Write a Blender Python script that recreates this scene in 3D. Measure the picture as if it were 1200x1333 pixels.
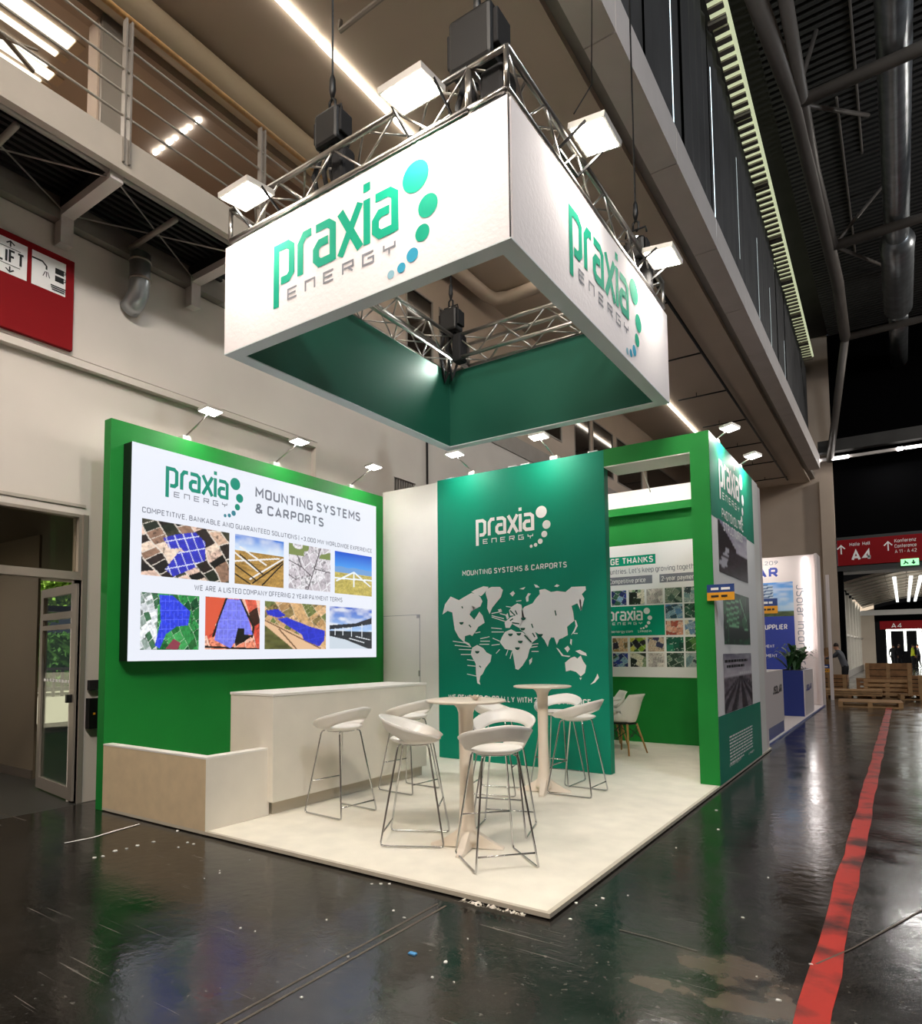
import bpy, bmesh, math, random
import numpy as np
from mathutils import Vector, Matrix

for o in list(bpy.data.objects): bpy.data.objects.remove(o)
S = bpy.context.scene
C = S.collection
rnd = random.Random(7)

# ------------------------------------------------------------------ camera
FPX, CX, CY = 871.265, 558.75, 791.85
PITCH, YAW, ROLL = .0647244, -.615316, -.00732434
CAM = Vector((1.629, -3.415, 1.46))
_F = Vector((math.sin(YAW)*math.cos(PITCH), math.cos(YAW)*math.cos(PITCH), math.sin(PITCH)))
_r = Vector((math.cos(YAW), -math.sin(YAW), 0)); _u = _r.cross(_F)
_R = _r*math.cos(ROLL)+_u*math.sin(ROLL); _U = -_r*math.sin(ROLL)+_u*math.cos(ROLL)
cd = bpy.data.cameras.new('camera'); cam = bpy.data.objects.new('camera', cd); C.objects.link(cam)
m = Matrix((( _R.x, _U.x, -_F.x, CAM.x), (_R.y, _U.y, -_F.y, CAM.y), (_R.z, _U.z, -_F.z, CAM.z), (0,0,0,1)))
cam.matrix_world = m
cd.sensor_fit = 'HORIZONTAL'; cd.sensor_width = 36; cd.lens = FPX/1200*36
cd.shift_x = (600-CX)/1200; cd.shift_y = (CY-666.5)/1200
cd.clip_end = 400
S.camera = cam
def hit(px, py, ax, val):            # where the sight line through a photo pixel meets an axis plane
    d = _F+_R*((px-CX)/FPX)-_U*((py-CY)/FPX)
    return CAM+d*((val-CAM[ax])/d[ax])

# ------------------------------------------------------------------ world, exposure, lights
S.view_settings.view_transform = 'Standard'; S.view_settings.look = 'None'
S.view_settings.gamma = 1; S.view_settings.use_curve_mapping = False
S.view_settings.exposure = 0.38
W = bpy.data.worlds.new('world'); S.world = W; W.use_nodes = True
W.node_tree.nodes['Background'].inputs[0].default_value = (.62, .72, .9, 1)
W.node_tree.nodes['Background'].inputs[1].default_value = .06

def area_light(name, loc, target, sx, sy, power, color=(1, .93, .84), spread=math.pi):
    l = bpy.data.lights.new(name, 'AREA'); l.shape = 'RECTANGLE'; l.size = sx; l.size_y = sy
    l.energy = power; l.color = color; l.spread = spread
    o = bpy.data.objects.new(name, l); C.objects.link(o)
    o.location = loc; d = Vector(target)-Vector(loc)
    o.rotation_euler = d.to_track_quat('-Z', 'Y').to_euler()
    return o
WARM = (1, .90, .79)
# fill lamps added out of view to light the stand and the nave
area_light('fill_lamp', (2.5, -5.5, 9.5), (-1.5, 2.5, 0), 1.2, 1.2, 430, WARM)
area_light('fill_lamp', (-1.5, -5.5, 8.6), (-3.5, 1, 2.5), 1.4, .6, 190, WARM)
area_light('fill_lamp', (10, 24, 12.5), (2, 23, 1), 1.2, 1.2, 520, (1, .95, .88))
area_light('fill_lamp', (8.5, -3, 12.6), (4, 12, 8), 1.0, 1.0, 600, (.85, .93, 1))
area_light('roof_fill', (9, 14, 11), (1, 16, 15), 1.2, 1.2, 150, (.9, .95, 1))  # unseen fill added to brighten the nave roof from below
area_light('corridor_fill', (-7, -1.5, 8.6), (-7, -1.5, 6), .5, 3, 55, WARM)  # added fill, lightens the brown wall behind the railing
area_light('lobby_lamp', (-7.5, -1.5, 2.8), (-7.5, -1.5, 0), .4, 1.5, 28, WARM)
area_light('truss_lamp', (-2.93, 3.50, 5.10), (-3.07, 2.0, 4.55), .12, .12, 5, (.95, 1, .96), 1.6)

# ------------------------------------------------------------------ materials
def lin(h):
    h = h.lstrip('#'); v = [int(h[i:i+2], 16)/255 for i in (0, 2, 4)]
    return tuple(c/12.92 if c <= .04045 else ((c+.055)/1.055)**2.4 for c in v)
M = {}
def mat(name, col, rough=.5, metal=0, noise=0, nscale=8, bump=0, bscale=60, emit=0, spec=.5, alpha=None, trans=0, detail=3):
    mt = bpy.data.materials.new(name); mt.use_nodes = True; nt = mt.node_tree
    b = nt.nodes['Principled BSDF']; c = lin(col) if isinstance(col, str) else col
    b.inputs['Base Color'].default_value = (*c, 1); b.inputs['Roughness'].default_value = rough
    b.inputs['Metallic'].default_value = metal; b.inputs['Specular IOR Level'].default_value = spec
    b.inputs['Transmission Weight'].default_value = trans
    tc = nt.nodes.new('ShaderNodeTexCoord')
    if noise:
        n = nt.nodes.new('ShaderNodeTexNoise'); n.inputs['Scale'].default_value = nscale; n.inputs['Detail'].default_value = detail
        nt.links.new(tc.outputs['Object'], n.inputs['Vector'])
        mr = nt.nodes.new('ShaderNodeMapRange'); mr.inputs[1].default_value = .3; mr.inputs[2].default_value = .7
        mr.inputs[3].default_value = 1-noise; mr.inputs[4].default_value = 1+noise
        nt.links.new(n.outputs[0], mr.inputs[0])
        mx = nt.nodes.new('ShaderNodeMix'); mx.data_type = 'RGBA'; mx.blend_type = 'MULTIPLY'; mx.inputs[0].default_value = 1
        mx.inputs[6].default_value = (*c, 1); nt.links.new(mr.outputs[0], mx.inputs[7])
        nt.links.new(mx.outputs[2], b.inputs['Base Color'])
    if bump:
        n = nt.nodes.new('ShaderNodeTexNoise'); n.inputs['Scale'].default_value = bscale; n.inputs['Detail'].default_value = 4
        nt.links.new(tc.outputs['Object'], n.inputs['Vector'])
        bp = nt.nodes.new('ShaderNodeBump'); bp.inputs['Strength'].default_value = bump; bp.inputs['Distance'].default_value = .02
        nt.links.new(n.outputs[0], bp.inputs['Height']); nt.links.new(bp.outputs[0], b.inputs['Normal'])
    if emit:
        b.inputs['Emission Color'].default_value = (*c, 1); b.inputs['Emission Strength'].default_value = emit
    M[name] = mt; return mt
def ledmat(name, col, e):
    m_ = mat(name, (.015, .015, .018), .3); b = m_.node_tree.nodes['Principled BSDF']
    b.inputs['Emission Color'].default_value = (*col, 1); b.inputs['Emission Strength'].default_value = e
mat('green', '#128030', .55, spec=.3, noise=.05, nscale=3)
mat('teal', '#008468', .55, spec=.25, noise=.03, nscale=2)
mat('teal_dark', '#005440', .7)  # dark teal print; on the header lining it holds the inside's shade
mat('teal_print', '#0a9c78', .8, spec=.15)
mat('teal_logo', '#12a080', .8, spec=.15)
mat('logo_blue', '#3a9fc0', .8, spec=.15)
mat('logo_pale', '#8fb8c8', .8, spec=.15)
mat('white', '#efebe4', .45, noise=.03, nscale=2)
mat('fabric', '#ece6e8', .95, spec=.1, bump=.15, bscale=25)
mat('lip', '#cfd6da', .6)
mat('carpet', '#f1ebdc', .75, noise=.05, nscale=5, bump=.25, bscale=180)
mat('platform_edge', '#c9bfae', .5)
mat('dark_edge', '#5a5046', .6)
mat('counter', '#e6dfd2', .4, noise=.03, nscale=4)
mat('beige_board', '#d9c3a0', .6, noise=.05, nscale=9)
mat('hall_wall', '#d8cfc6', .8, noise=.04, nscale=1.2, bump=.1, bscale=6)
mat('soffit', '#c2b2a2', .85, noise=.04, nscale=.6)
mat('wall_brown', '#8f7a68', .8, noise=.06, nscale=.7)
mat('wall_end', '#b3a292', .85, noise=.05, nscale=.8)
mat('steel_grey', '#8f8880', .5, .4, noise=.06, nscale=3)
mat('steel_paint', '#b5aca0', .5, .1, noise=.05, nscale=3)
mat('beam_white', '#cfc6c2', .6, noise=.04, nscale=2)
mat('deck_black', '#1b1a19', .6)
mat('pipe_cream', '#c9b79c', .6)
mat('alu', '#b8b4ae', .28, .95, noise=.1, nscale=12)
mat('chrome', '#c8c8c8', .16, 1)
mat('black', '#0c0c0d', .45)
mat('black_soft', '#141315', .8)
mat('lamp_body', '#d8d4ce', .4, .3)
mat('red_sign', '#850810', .7, spec=.2)
mat('white_print', '#f2f0ee', .8, spec=.15)
mat('black_print', '#141414', .5)
mat('grey_print', '#84868f', .8, spec=.15)
mat('plastic', '#f0ece6', .35)
mat('table_white', '#e9dccb', .4)
mat('wood', '#b98950', .5, noise=.2, nscale=20)
mat('crate_wood', '#8c633c', .7, noise=.25, nscale=7)
mat('crate_pale', '#a88258', .7, noise=.2, nscale=7)
mat('navy', '#1c2f7c', .4)
mat('navy_print', '#2b3fa0', .45)
mat('pinkish', '#e6d9d6', .55)
mat('leaf', '#2c5526', .5, noise=.3, nscale=9)
mat('nave_dark', '#3a3836', .7, .2, noise=.15, nscale=1.5)
mat('nave_tube', '#6b645e', .5, .2, noise=.1, nscale=2)
mat('curtain', '#3c3b3c', .7, noise=.25, nscale=.8)
mat('duct', '#a9adb0', .33, .85, noise=.2, nscale=4)
mat('blackout', '#050506', .95, spec=.03)
mat('skin', '#b98468', .6)
mat('hair', '#2a1c14', .7)
mat('grey_cloth', '#55565c', .8)
mat('dark_cloth', '#17181c', .8)
mat('hi_vis', '#d8e021', .6)
mat('lobby', '#6c604f', .7, noise=.05, nscale=1)
mat('lobby_floor', '#3a3935', .35)
mat('door_metal', '#a79c90', .4, .5)
mat('hedge', '#3f6a26', .8, noise=.5, nscale=3, bump=1, bscale=8)
mat('tree_leaf', '#7fa63c', .8, noise=.5, nscale=4, bump=1, bscale=6)
mat('paving', '#d6cfb8', .8)
mat('tag_blue', '#1d3d7e', .5)
mat('tag_orange', '#e09a1c', .5)
mat('paper', '#e8e6e0', .8)
mat('film', '#ded6c8', .35)
mat('blue_scrap', '#4c93c8', .5)
mat('strip_lamp', (1, .93, .8), emit=7)
mat('lamp_face', (1, .93, .80), emit=30)
mat('small_face', (1, .97, .92), emit=14)
mat('tube_lamp', (1, .97, .95), emit=6)
mat('daylight', (.72, .78, .5), emit=.55)
mat('sky_slit', (.75, .92, 1), emit=1.6)
mat('sky_slit_dim', (.7, .8, .8), emit=.3)
mat('sky_pane', (1, .97, .85), emit=1.3)
mat('exit_green', (.35, .95, .45), emit=.9)
mat('tunnel_glow', (.95, 1, .95), emit=1.4)
ledmat('led_white', (.88, .91, 1.0), .74)
ledmat('led_text', (.20, .21, .26), .7)
ledmat('led_teal', (0, .30, .20), .7)
ledmat('led_blue', (.04, .25, .32), .7)
# glass
def glass(name, col, rough=.02, tint=.9):
    mt = bpy.data.materials.new(name); mt.use_nodes = True; nt = mt.node_tree; nt.nodes.clear()
    o = nt.nodes.new('ShaderNodeOutputMaterial'); mx = nt.nodes.new('ShaderNodeMixShader')
    t = nt.nodes.new('ShaderNodeBsdfTransparent'); t.inputs[0].default_value = (*[c*tint for c in col], 1)
    g = nt.nodes.new('ShaderNodeBsdfGlossy'); g.inputs['Roughness'].default_value = rough
    fr = nt.nodes.new('ShaderNodeFresnel'); ge = nt.nodes.new('ShaderNodeNewGeometry'); mi = nt.nodes.new('ShaderNodeMapRange')
    mi.inputs[3].default_value = 1.5; mi.inputs[4].default_value = 1/1.5; nt.links.new(ge.outputs['Backfacing'], mi.inputs[0]); nt.links.new(mi.outputs[0], fr.inputs[0])
    nt.links.new(fr.outputs[0], mx.inputs[0]); nt.links.new(t.outputs[0], mx.inputs[1]); nt.links.new(g.outputs[0], mx.inputs[2])
    nt.links.new(mx.outputs[0], o.inputs[0]); M[name] = mt
glass('glass', (.95, 1, .97)); glass('dark_glass', (.8, .77, .7), .03)
mat('window_dark', '#15110f', .06, spec=.9)
# painted pictures: colour attribute on a fine grid (flat print)
def picmat(name, emit):
    mt = bpy.data.materials.new(name); mt.use_nodes = True; nt = mt.node_tree; b = nt.nodes['Principled BSDF']
    a = nt.nodes.new('ShaderNodeVertexColor'); a.layer_name = 'print'
    b.inputs['Roughness'].default_value = .4
    if emit: b.inputs['Base Color'].default_value = (.015, .015, .018, 1)
    else: nt.links.new(a.outputs[0], b.inputs['Base Color'])
    if emit:
        nt.links.new(a.outputs[0], b.inputs['Emission Color']); b.inputs['Emission Strength'].default_value = emit
    M[name] = mt
picmat('print_picture', 0); picmat('led_picture', .85)

def floor_material():
    mt = bpy.data.materials.new('hall_floor'); mt.use_nodes = True; nt = mt.node_tree; N = nt.nodes; L = nt.links
    b = N['Principled BSDF']; tc = N.new('ShaderNodeTexCoord'); co = tc.outputs['Object']
    def noise(sc, det=4, vec=co, dist=0):
        n = N.new('ShaderNodeTexNoise'); n.inputs['Scale'].default_value = sc; n.inputs['Detail'].default_value = det
        n.inputs['Distortion'].default_value = dist; L.new(vec, n.inputs['Vector']); return n.outputs[0]
    def rng(v, a, b_, c, d):
        r = N.new('ShaderNodeMapRange'); r.inputs[1].default_value = a; r.inputs[2].default_value = b_
        r.inputs[3].default_value = c; r.inputs[4].default_value = d; L.new(v, r.inputs[0]); return r.outputs[0]
    def mth(op, x, y):
        q = N.new('ShaderNodeMath'); q.operation = op
        for i, v in enumerate((x, y)):
            if isinstance(v, (int, float)): q.inputs[i].default_value = v
            else: L.new(v, q.inputs[i])
        return q.outputs[0]
    def mixc(f, a, c):
        x = N.new('ShaderNodeMix'); x.data_type = 'RGBA'
        L.new(f, x.inputs[0])
        if isinstance(a, tuple): x.inputs[6].default_value = (*a, 1)
        else: L.new(a, x.inputs[6])
        x.inputs[7].default_value = (*c, 1); return x.outputs[2]
    base = mixc(rng(noise(.6, 5), .35, .7, 0, 1), (.006, .0055, .005), (.018, .016, .014))
    fine = rng(noise(9, 6), .45, .75, 0, .6)
    base = mixc(fine, base, (.030, .026, .022))
    # scratches: stretched noise bands in two directions, masked
    for rot, sc in ((.5, (1.2, 60, 1)), (-.9, (1.0, 75, 1)), (1.7, (.8, 50, 1))):
        mp = N.new('ShaderNodeMapping'); mp.inputs['Rotation'].default_value = (0, 0, rot); mp.inputs['Scale'].default_value = sc
        L.new(co, mp.inputs['Vector'])
        s = rng(noise(1.0, 2, mp.outputs[0], .3), .66, .74, 0, .7)
        base = mixc(mth('MULTIPLY', s, rng(noise(1.7, 2), .5, .62, 0, 1)), base, (.22, .20, .18))
    fl = mth('MULTIPLY', rng(noise(26, 5), .63, .70, 0, .8), rng(noise(.9, 3), .45, .62, .12, 1))
    base = mixc(fl, base, (.15, .14, .125))
    # brown worn patches with a shape of their own
    for (px, py, rx, ry) in ((950, 1262, .24, .19), (1000, 1315, .26, .12), (870, 1285, .20, .06)):
        p = hit(px, py, 2, 0)
        mp = N.new('ShaderNodeMapping'); mp.inputs['Location'].default_value = (-p.x/rx, -p.y/ry, 0); mp.inputs['Scale'].default_value = (1/rx, 1/ry, 0)
        L.new(co, mp.inputs['Vector'])
        vl = N.new('ShaderNodeVectorMath'); vl.operation = 'LENGTH'; L.new(mp.outputs[0], vl.inputs[0])
        d = mth('ADD', vl.outputs['Value'], mth('MULTIPLY', mth('SUBTRACT', noise(6.5, 8), .5), 3.4))
        base = mixc(rng(d, .62, 1.0, .8, 0), base, (.105, .078, .058))
    L.new(base, b.inputs['Base Color'])
    r = rng(noise(2.3, 6), .3, .75, .07, .26)
    L.new(r, b.inputs['Roughness']); b.inputs['Specular IOR Level'].default_value = .62
    bp = N.new('ShaderNodeBump'); bp.inputs['Strength'].default_value = .16; bp.inputs['Distance'].default_value = .01
    L.new(mth('ADD', noise(14, 5), mth('MULTIPLY', noise(70, 2), .15)), bp.inputs['Height']); L.new(bp.outputs[0], b.inputs['Normal'])
    M['hall_floor'] = mt
floor_material()
def redline_material():
    mt = mat('red_line', '#a8281f', .4, spec=.25)
    nt = mt.node_tree; b = nt.nodes['Principled BSDF']; tc = nt.nodes.new('ShaderNodeTexCoord')
    n = nt.nodes.new('ShaderNodeTexNoise'); n.inputs['Scale'].default_value = 3.2; n.inputs['Detail'].default_value = 8
    nt.links.new(tc.outputs['Object'], n.inputs['Vector'])
    cr = nt.nodes.new('ShaderNodeValToRGB'); cr.color_ramp.elements[0].position = .36; cr.color_ramp.elements[0].color = (*lin('#3a1210'), 1)
    cr.color_ramp.elements[1].position = .52; cr.color_ramp.elements[1].color = (*lin('#b32c22'), 1)
    nt.links.new(n.outputs[0], cr.inputs[0]); nt.links.new(cr.outputs[0], b.inputs['Base Color'])
redline_material()

# ------------------------------------------------------------------ mesh helpers
def wloc(o):
    v = Vector((0, 0, 0))
    while o is not None: v += Vector(o.location); o = o.parent
    return v
def link(name, me, parent=None):
    o = bpy.data.objects.new(name, me); C.objects.link(o)
    if parent is not None: o.parent = parent
    return o
class MB:
    def __init__(s): s.v = []; s.f = []; s.mi = []; s.cur = 0
    def add(s, vs, fs):
        k = len(s.v); s.v += [tuple(p) for p in vs]; s.f += [tuple(i+k for i in f) for f in fs]; s.mi += [s.cur]*len(fs); return s
    def box(s, a, b):
        x0, x1 = sorted((a[0], b[0])); y0, y1 = sorted((a[1], b[1])); z0, z1 = sorted((a[2], b[2]))
        return s.add([(x0,y0,z0),(x1,y0,z0),(x1,y1,z0),(x0,y1,z0),(x0,y0,z1),(x1,y0,z1),(x1,y1,z1),(x0,y1,z1)],
                     [(0,3,2,1),(4,5,6,7),(0,1,5,4),(1,2,6,5),(2,3,7,6),(3,0,4,7)])
    def bar(s, p, q, w, h):               # rectangular bar between points
        p = Vector(p); q = Vector(q); d = (q-p).normalized(); up = Vector((0,0,1)) if abs(d.z) < .95 else Vector((0,1,0))
        a = d.cross(up).normalized(); b = a.cross(d).normalized()
        vs = [c+a*(i*w/2)+b*(j*h/2) for c in (p, q) for i, j in ((-1,-1),(1,-1),(1,1),(-1,1))]
        return s.add(vs, [(0,1,2,3),(7,6,5,4),(0,4,5,1),(1,5,6,2),(2,6,7,3),(3,7,4,0)])
    def tube(s, pts, r, n=8, closed=False):
        pts = [Vector(p) for p in pts]; k = len(pts); vs = []; fs = []; ref = None
        for i, p in enumerate(pts):
            if closed: d = (pts[(i+1) % k]-pts[i-1]).normalized()
            else: d = (pts[min(i+1, k-1)]-pts[max(i-1, 0)]).normalized()
            if ref is None: ref = Vector((0,0,1)) if abs(d.z) < .9 else Vector((1,0,0))
            a = (ref-d*ref.dot(d)).normalized(); ref = a; b = d.cross(a)
            rr = r[i] if isinstance(r, (list, tuple)) else r
            vs += [p+(a*math.cos(t)+b*math.sin(t))*rr for t in [2*math.pi*j/n for j in range(n)]]
        for i in range(k if closed else k-1):
            for j in range(n):
                fs.append((i*n+j, i*n+(j+1) % n, ((i+1) % k)*n+(j+1) % n, ((i+1) % k)*n+j))
        if not closed: fs += [tuple(range(n-1, -1, -1)), tuple((k-1)*n+j for j in range(n))]
        return s.add(vs, fs)
    def lathe(s, prof, c=(0,0,0), n=24):
        vs = []; fs = []; k = len(prof)
        for r, z in prof: vs += [(c[0]+r*math.cos(2*math.pi*j/n), c[1]+r*math.sin(2*math.pi*j/n), c[2]+z) for j in range(n)]
        for i in range(k-1):
            for j in range(n): fs.append((i*n+j, i*n+(j+1) % n, (i+1)*n+(j+1) % n, (i+1)*n+j))
        fs += [tuple(range(n-1, -1, -1)), tuple((k-1)*n+j for j in range(n))]
        return s.add(vs, fs)
    def slab(s, poly, fr, n0, n1):        # 2D polygon in a frame, extruded along the normal
        k = len(poly); ar = sum(poly[i][0]*poly[(i+1) % k][1]-poly[(i+1) % k][0]*poly[i][1] for i in range(k))
        if ar < 0: poly = poly[::-1]
        vs = [fr.p(u, v, n0) for u, v in poly]+[fr.p(u, v, n1) for u, v in poly]
        return s.add(vs, [tuple(range(k-1, -1, -1)), tuple(range(k, 2*k))]+[(i, (i+1) % k, k+(i+1) % k, k+i) for i in range(k)])
    def build(s, name, m, parent=None, smooth=False, bevel=0):
        off = wloc(parent) if parent is not None else Vector((0, 0, 0))
        me = bpy.data.meshes.new(name); me.from_pydata([(x-off.x, y-off.y, z-off.z) for x, y, z in s.v], [], s.f)
        ms = m if isinstance(m, (list, tuple)) else [m]
        for q in ms: me.materials.append(M[q])
        if len(ms) > 1: me.polygons.foreach_set('material_index', s.mi)
        if smooth: me.polygons.foreach_set('use_smooth', [True]*len(me.polygons))
        me.update(); o = link(name, me, parent)
        if bevel:
            md = o.modifiers.new('bevel', 'BEVEL'); md.width = bevel; md.segments = 2; md.limit_method = 'ANGLE'
        return o
def thing(name, label, cat, loc=(0, 0, 0), group=None):
    o = bpy.data.objects.new(name, None); C.objects.link(o); o.empty_display_size = .1
    o.location = loc; o['label'] = label; o['category'] = cat
    if group: o['group'] = group
    return o
def tag(o, label, cat, group=None):
    o['label'] = label; o['category'] = cat
    if group: o['group'] = group
    return o
def struct(o): o['kind'] = 'structure'; return o
def dup(root, parent=None):
    c = root.copy(); C.objects.link(c)
    if parent is not None: c.parent = parent
    for ch in list(root.children): dup(ch, c)
    return c
def sbox(name, a, b, m, **k): return struct(MB().box(a, b).build(name, m, **k))

class Frame:
    def __init__(s, axis, val): s.axis = axis; s.val = val
    def p(s, u, v, n=0):
        return Vector((s.val+n, u, v)) if s.axis == 0 else Vector((u, s.val-n, v))
    def uv(s, px, py):
        h = hit(px, py, s.axis, s.val); return (h.y if s.axis == 0 else h.x, h.z)
def crop(ox, oy, sc): return lambda x, y: (ox+x/sc, oy+y/sc)

O_ = [(.16,0),(.04,.05),(0,.18),(0,.82),(.04,.95),(.16,1),(.36,1),(.48,.95),(.52,.82),(.52,.18),(.48,.05),(.36,0),(.16,0)]
def _bowl(x0, x1, y0, y1): return [(x0,y1),(x1-.13,y1),(x1-.03,y1-.05),(x1,y1-.15),(x1,y0+.15),(x1-.03,y0+.05),(x1-.13,y0),(x0,y0)]
o_ = [(.14,0),(.04,.05),(0,.15),(0,.57),(.04,.67),(.14,.72),(.30,.72),(.40,.67),(.44,.57),(.44,.15),(.40,.05),(.30,0),(.14,0)]
FONT = {'A': (.56,[[(0,0),(.28,1),(.56,0)],[(.09,.28),(.47,.28)]]), 'B': (.50,[[(0,0),(0,1)],_bowl(0,.46,.53,1),_bowl(0,.50,0,.53)]), 'C': (.50,[[(.50,.80),(.47,.94),(.36,1),(.16,1),(.04,.95),(0,.82),(0,.18),(.04,.05),(.16,0),(.36,0),(.47,.06),(.50,.2)]]),
 'D': (.52,[[(0,0),(0,1)],_bowl(0,.52,0,1)]), 'E': (.44,[[(.44,1),(0,1),(0,0),(.44,0)],[(0,.53),(.38,.53)]]), 'F': (.42,[[(.42,1),(0,1),(0,0)],[(0,.5),(.36,.5)]]),
 'G': (.52,[[(.51,.82),(.47,.94),(.36,1),(.16,1),(.04,.95),(0,.82),(0,.18),(.04,.05),(.16,0),(.36,0),(.48,.05),(.52,.18),(.52,.48),(.28,.48)]]), 'H': (.52,[[(0,0),(0,1)],[(.52,0),(.52,1)],[(0,.52),(.52,.52)]]),
 'I': (.0,[[(0,0),(0,1)]]), 'J': (.40,[[(.40,1),(.40,.16),(.34,.04),(.22,0),(.1,.02),(0,.14)]]), 'K': (.52,[[(0,0),(0,1)],[(.50,1),(.02,.42)],[(.18,.58),(.54,0)]]), 'L': (.42,[[(0,1),(0,0),(.42,0)]]),
 'M': (.64,[[(0,0),(0,1),(.32,.38),(.64,1),(.64,0)]]), 'N': (.54,[[(0,0),(0,1),(.54,0),(.54,1)]]), 'O': (.52,[O_]), 'P': (.50,[[(0,0),(0,1)],_bowl(0,.50,.44,1)]), 'Q': (.52,[O_,[(.34,.2),(.54,-.04)]]),
 'R': (.52,[[(0,0),(0,1)],_bowl(0,.48,.46,1),[(.24,.46),(.52,0)]]), 'S': (.48,[[(.46,.84),(.40,.96),(.28,1),(.14,.99),(.03,.9),(.01,.72),(.10,.58),(.38,.46),(.48,.34),(.47,.12),(.38,.02),(.22,0),(.08,.03),(0,.15)]]),
 'T': (.50,[[(0,1),(.50,1)],[(.25,1),(.25,0)]]), 'U': (.52,[[(0,1),(0,.18),(.04,.05),(.16,0),(.36,0),(.48,.05),(.52,.18),(.52,1)]]), 'V': (.56,[[(0,1),(.28,0),(.56,1)]]), 'W': (.84,[[(0,1),(.2,0),(.42,.9),(.64,0),(.84,1)]]),
 'X': (.54,[[(0,0),(.54,1)],[(0,1),(.54,0)]]), 'Y': (.54,[[(0,1),(.27,.45),(.54,1)],[(.27,.45),(.27,0)]]), 'Z': (.48,[[(0,1),(.48,1),(0,0),(.48,0)]]),
 '0': (.52,[O_]), '1': (.26,[[(0,.76),(.26,1),(.26,0)]]), '2': (.48,[[(.01,.8),(.08,.96),(.24,1),(.4,.96),(.47,.82),(.44,.62),(0,0),(.48,0)]]), '3': (.48,[[(0,.84),(.12,.98),(.3,1),(.44,.9),(.45,.66),(.34,.54),(.18,.53)],[(.34,.54),(.47,.42),(.48,.16),(.38,.02),(.2,0),(.06,.04),(0,.16)]]),
 '4': (.54,[[(.40,0),(.40,1),(.02,.26),(.54,.26)]]), '5': (.46,[[(.44,1),(.06,1),(.03,.52),(.2,.62),(.38,.58),(.46,.42),(.45,.16),(.34,.02),(.14,0),(0,.12)]]), '9': (.5,[[(.08,.0),(.44,.45),(.5,.72),(.42,.95),(.25,1),(.08,.94),(0,.74),(.08,.5),(.25,.44),(.44,.5)]]),
 'a': (.42,[[(.04,.62),(.14,.72),(.30,.72),(.40,.66),(.42,.55),(.42,0)],[(.42,.42),(.12,.42),(.01,.32),(.01,.12),(.12,0),(.28,0),(.42,.12)]]), 'c': (.40,[[(.40,.58),(.34,.70),(.14,.72),(.03,.66),(0,.55),(0,.17),(.03,.06),(.14,0),(.34,.02),(.40,.14)]]),
 'd': (.44,[o_,[(.44,0),(.44,1.02)]]), 'e': (.44,[[(0,.37),(.44,.37),(.44,.56),(.38,.68),(.28,.72),(.14,.72),(.03,.66),(0,.55),(0,.17),(.04,.05),(.14,0),(.32,.01),(.41,.1)]]), 'f': (.28,[[(.28,1.02),(.14,1),(.10,.88),(.10,0)],[(0,.70),(.26,.70)]]),
 'g': (.44,[o_,[(.44,.72),(.44,-.14),(.36,-.24),(.08,-.24)]]), 'h': (.43,[[(0,0),(0,1.02)],[(0,.55),(.1,.70),(.28,.72),(.39,.68),(.43,.55),(.43,0)]]), 'i': (.0,[[(0,0),(0,.72)],[(0,.88),(0,1.0)]]), 'k': (.42,[[(0,0),(0,1.02)],[(.38,.72),(.02,.28)],[(.15,.42),(.44,0)]]), 'l': (.08,[[(0,1.02),(0,.1),(.10,0)]]),
 'm': (.72,[[(0,0),(0,.72)],[(0,.58),(.1,.71),(.26,.72),(.36,.6),(.36,0)],[(.36,.58),(.46,.71),(.62,.72),(.72,.6),(.72,0)]]), 'n': (.43,[[(0,0),(0,.72)],[(0,.55),(.1,.70),(.28,.72),(.39,.68),(.43,.55),(.43,0)]]), 'o': (.44,[o_]), 'p': (.44,[o_,[(0,.72),(0,-.26)]]),
 'r': (.28,[[(0,0),(0,.72)],[(0,.52),(.1,.70),(.28,.72)]]), 's': (.38,[[(.36,.64),(.26,.72),(.1,.71),(.01,.6),(.06,.42),(.32,.32),(.38,.2),(.34,.04),(.22,0),(.08,.01),(0,.1)]]), 't': (.28,[[(.10,.92),(.10,.14),(.16,0),(.28,0)],[(0,.70),(.28,.70)]]), 'u': (.43,[[(0,.72),(0,.17),(.04,.04),(.15,0),(.33,.02),(.43,.17)],[(.43,.72),(.43,0)]]),
 'v': (.42,[[(0,.72),(.21,0),(.42,.72)]]), 'w': (.66,[[(0,.72),(.16,0),(.33,.66),(.5,0),(.66,.72)]]), 'x': (.42,[[(0,0),(.42,.72)],[(0,.72),(.42,0)]]), 'y': (.42,[[(0,.72),(.21,.04)],[(.42,.72),(.14,-.26),(.02,-.26)]]), 'z': (.4,[[(0,.72),(.4,.72),(0,0),(.4,0)]]),
 '&': (.60,[[(.60,0),(.12,.68),(.10,.88),(.2,1),(.34,1),(.42,.88),(.38,.7),(.06,.42),(0,.22),(.08,.04),(.26,0),(.44,.1),(.58,.42)]]), ',': (.04,[[(.04,.08),(0,-.14)]]), '.': (.02,[[(0,0),(0,.13)]]), '|': (.0,[[(0,-.15),(0,1.15)]]), '+': (.44,[[(0,.45),(.44,.45)],[(.22,.23),(.22,.67)]]), "'": (.0,[[(0,.8),(0,1.04)]]), '-': (.26,[[(0,.4),(.26,.4)]])}
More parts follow.
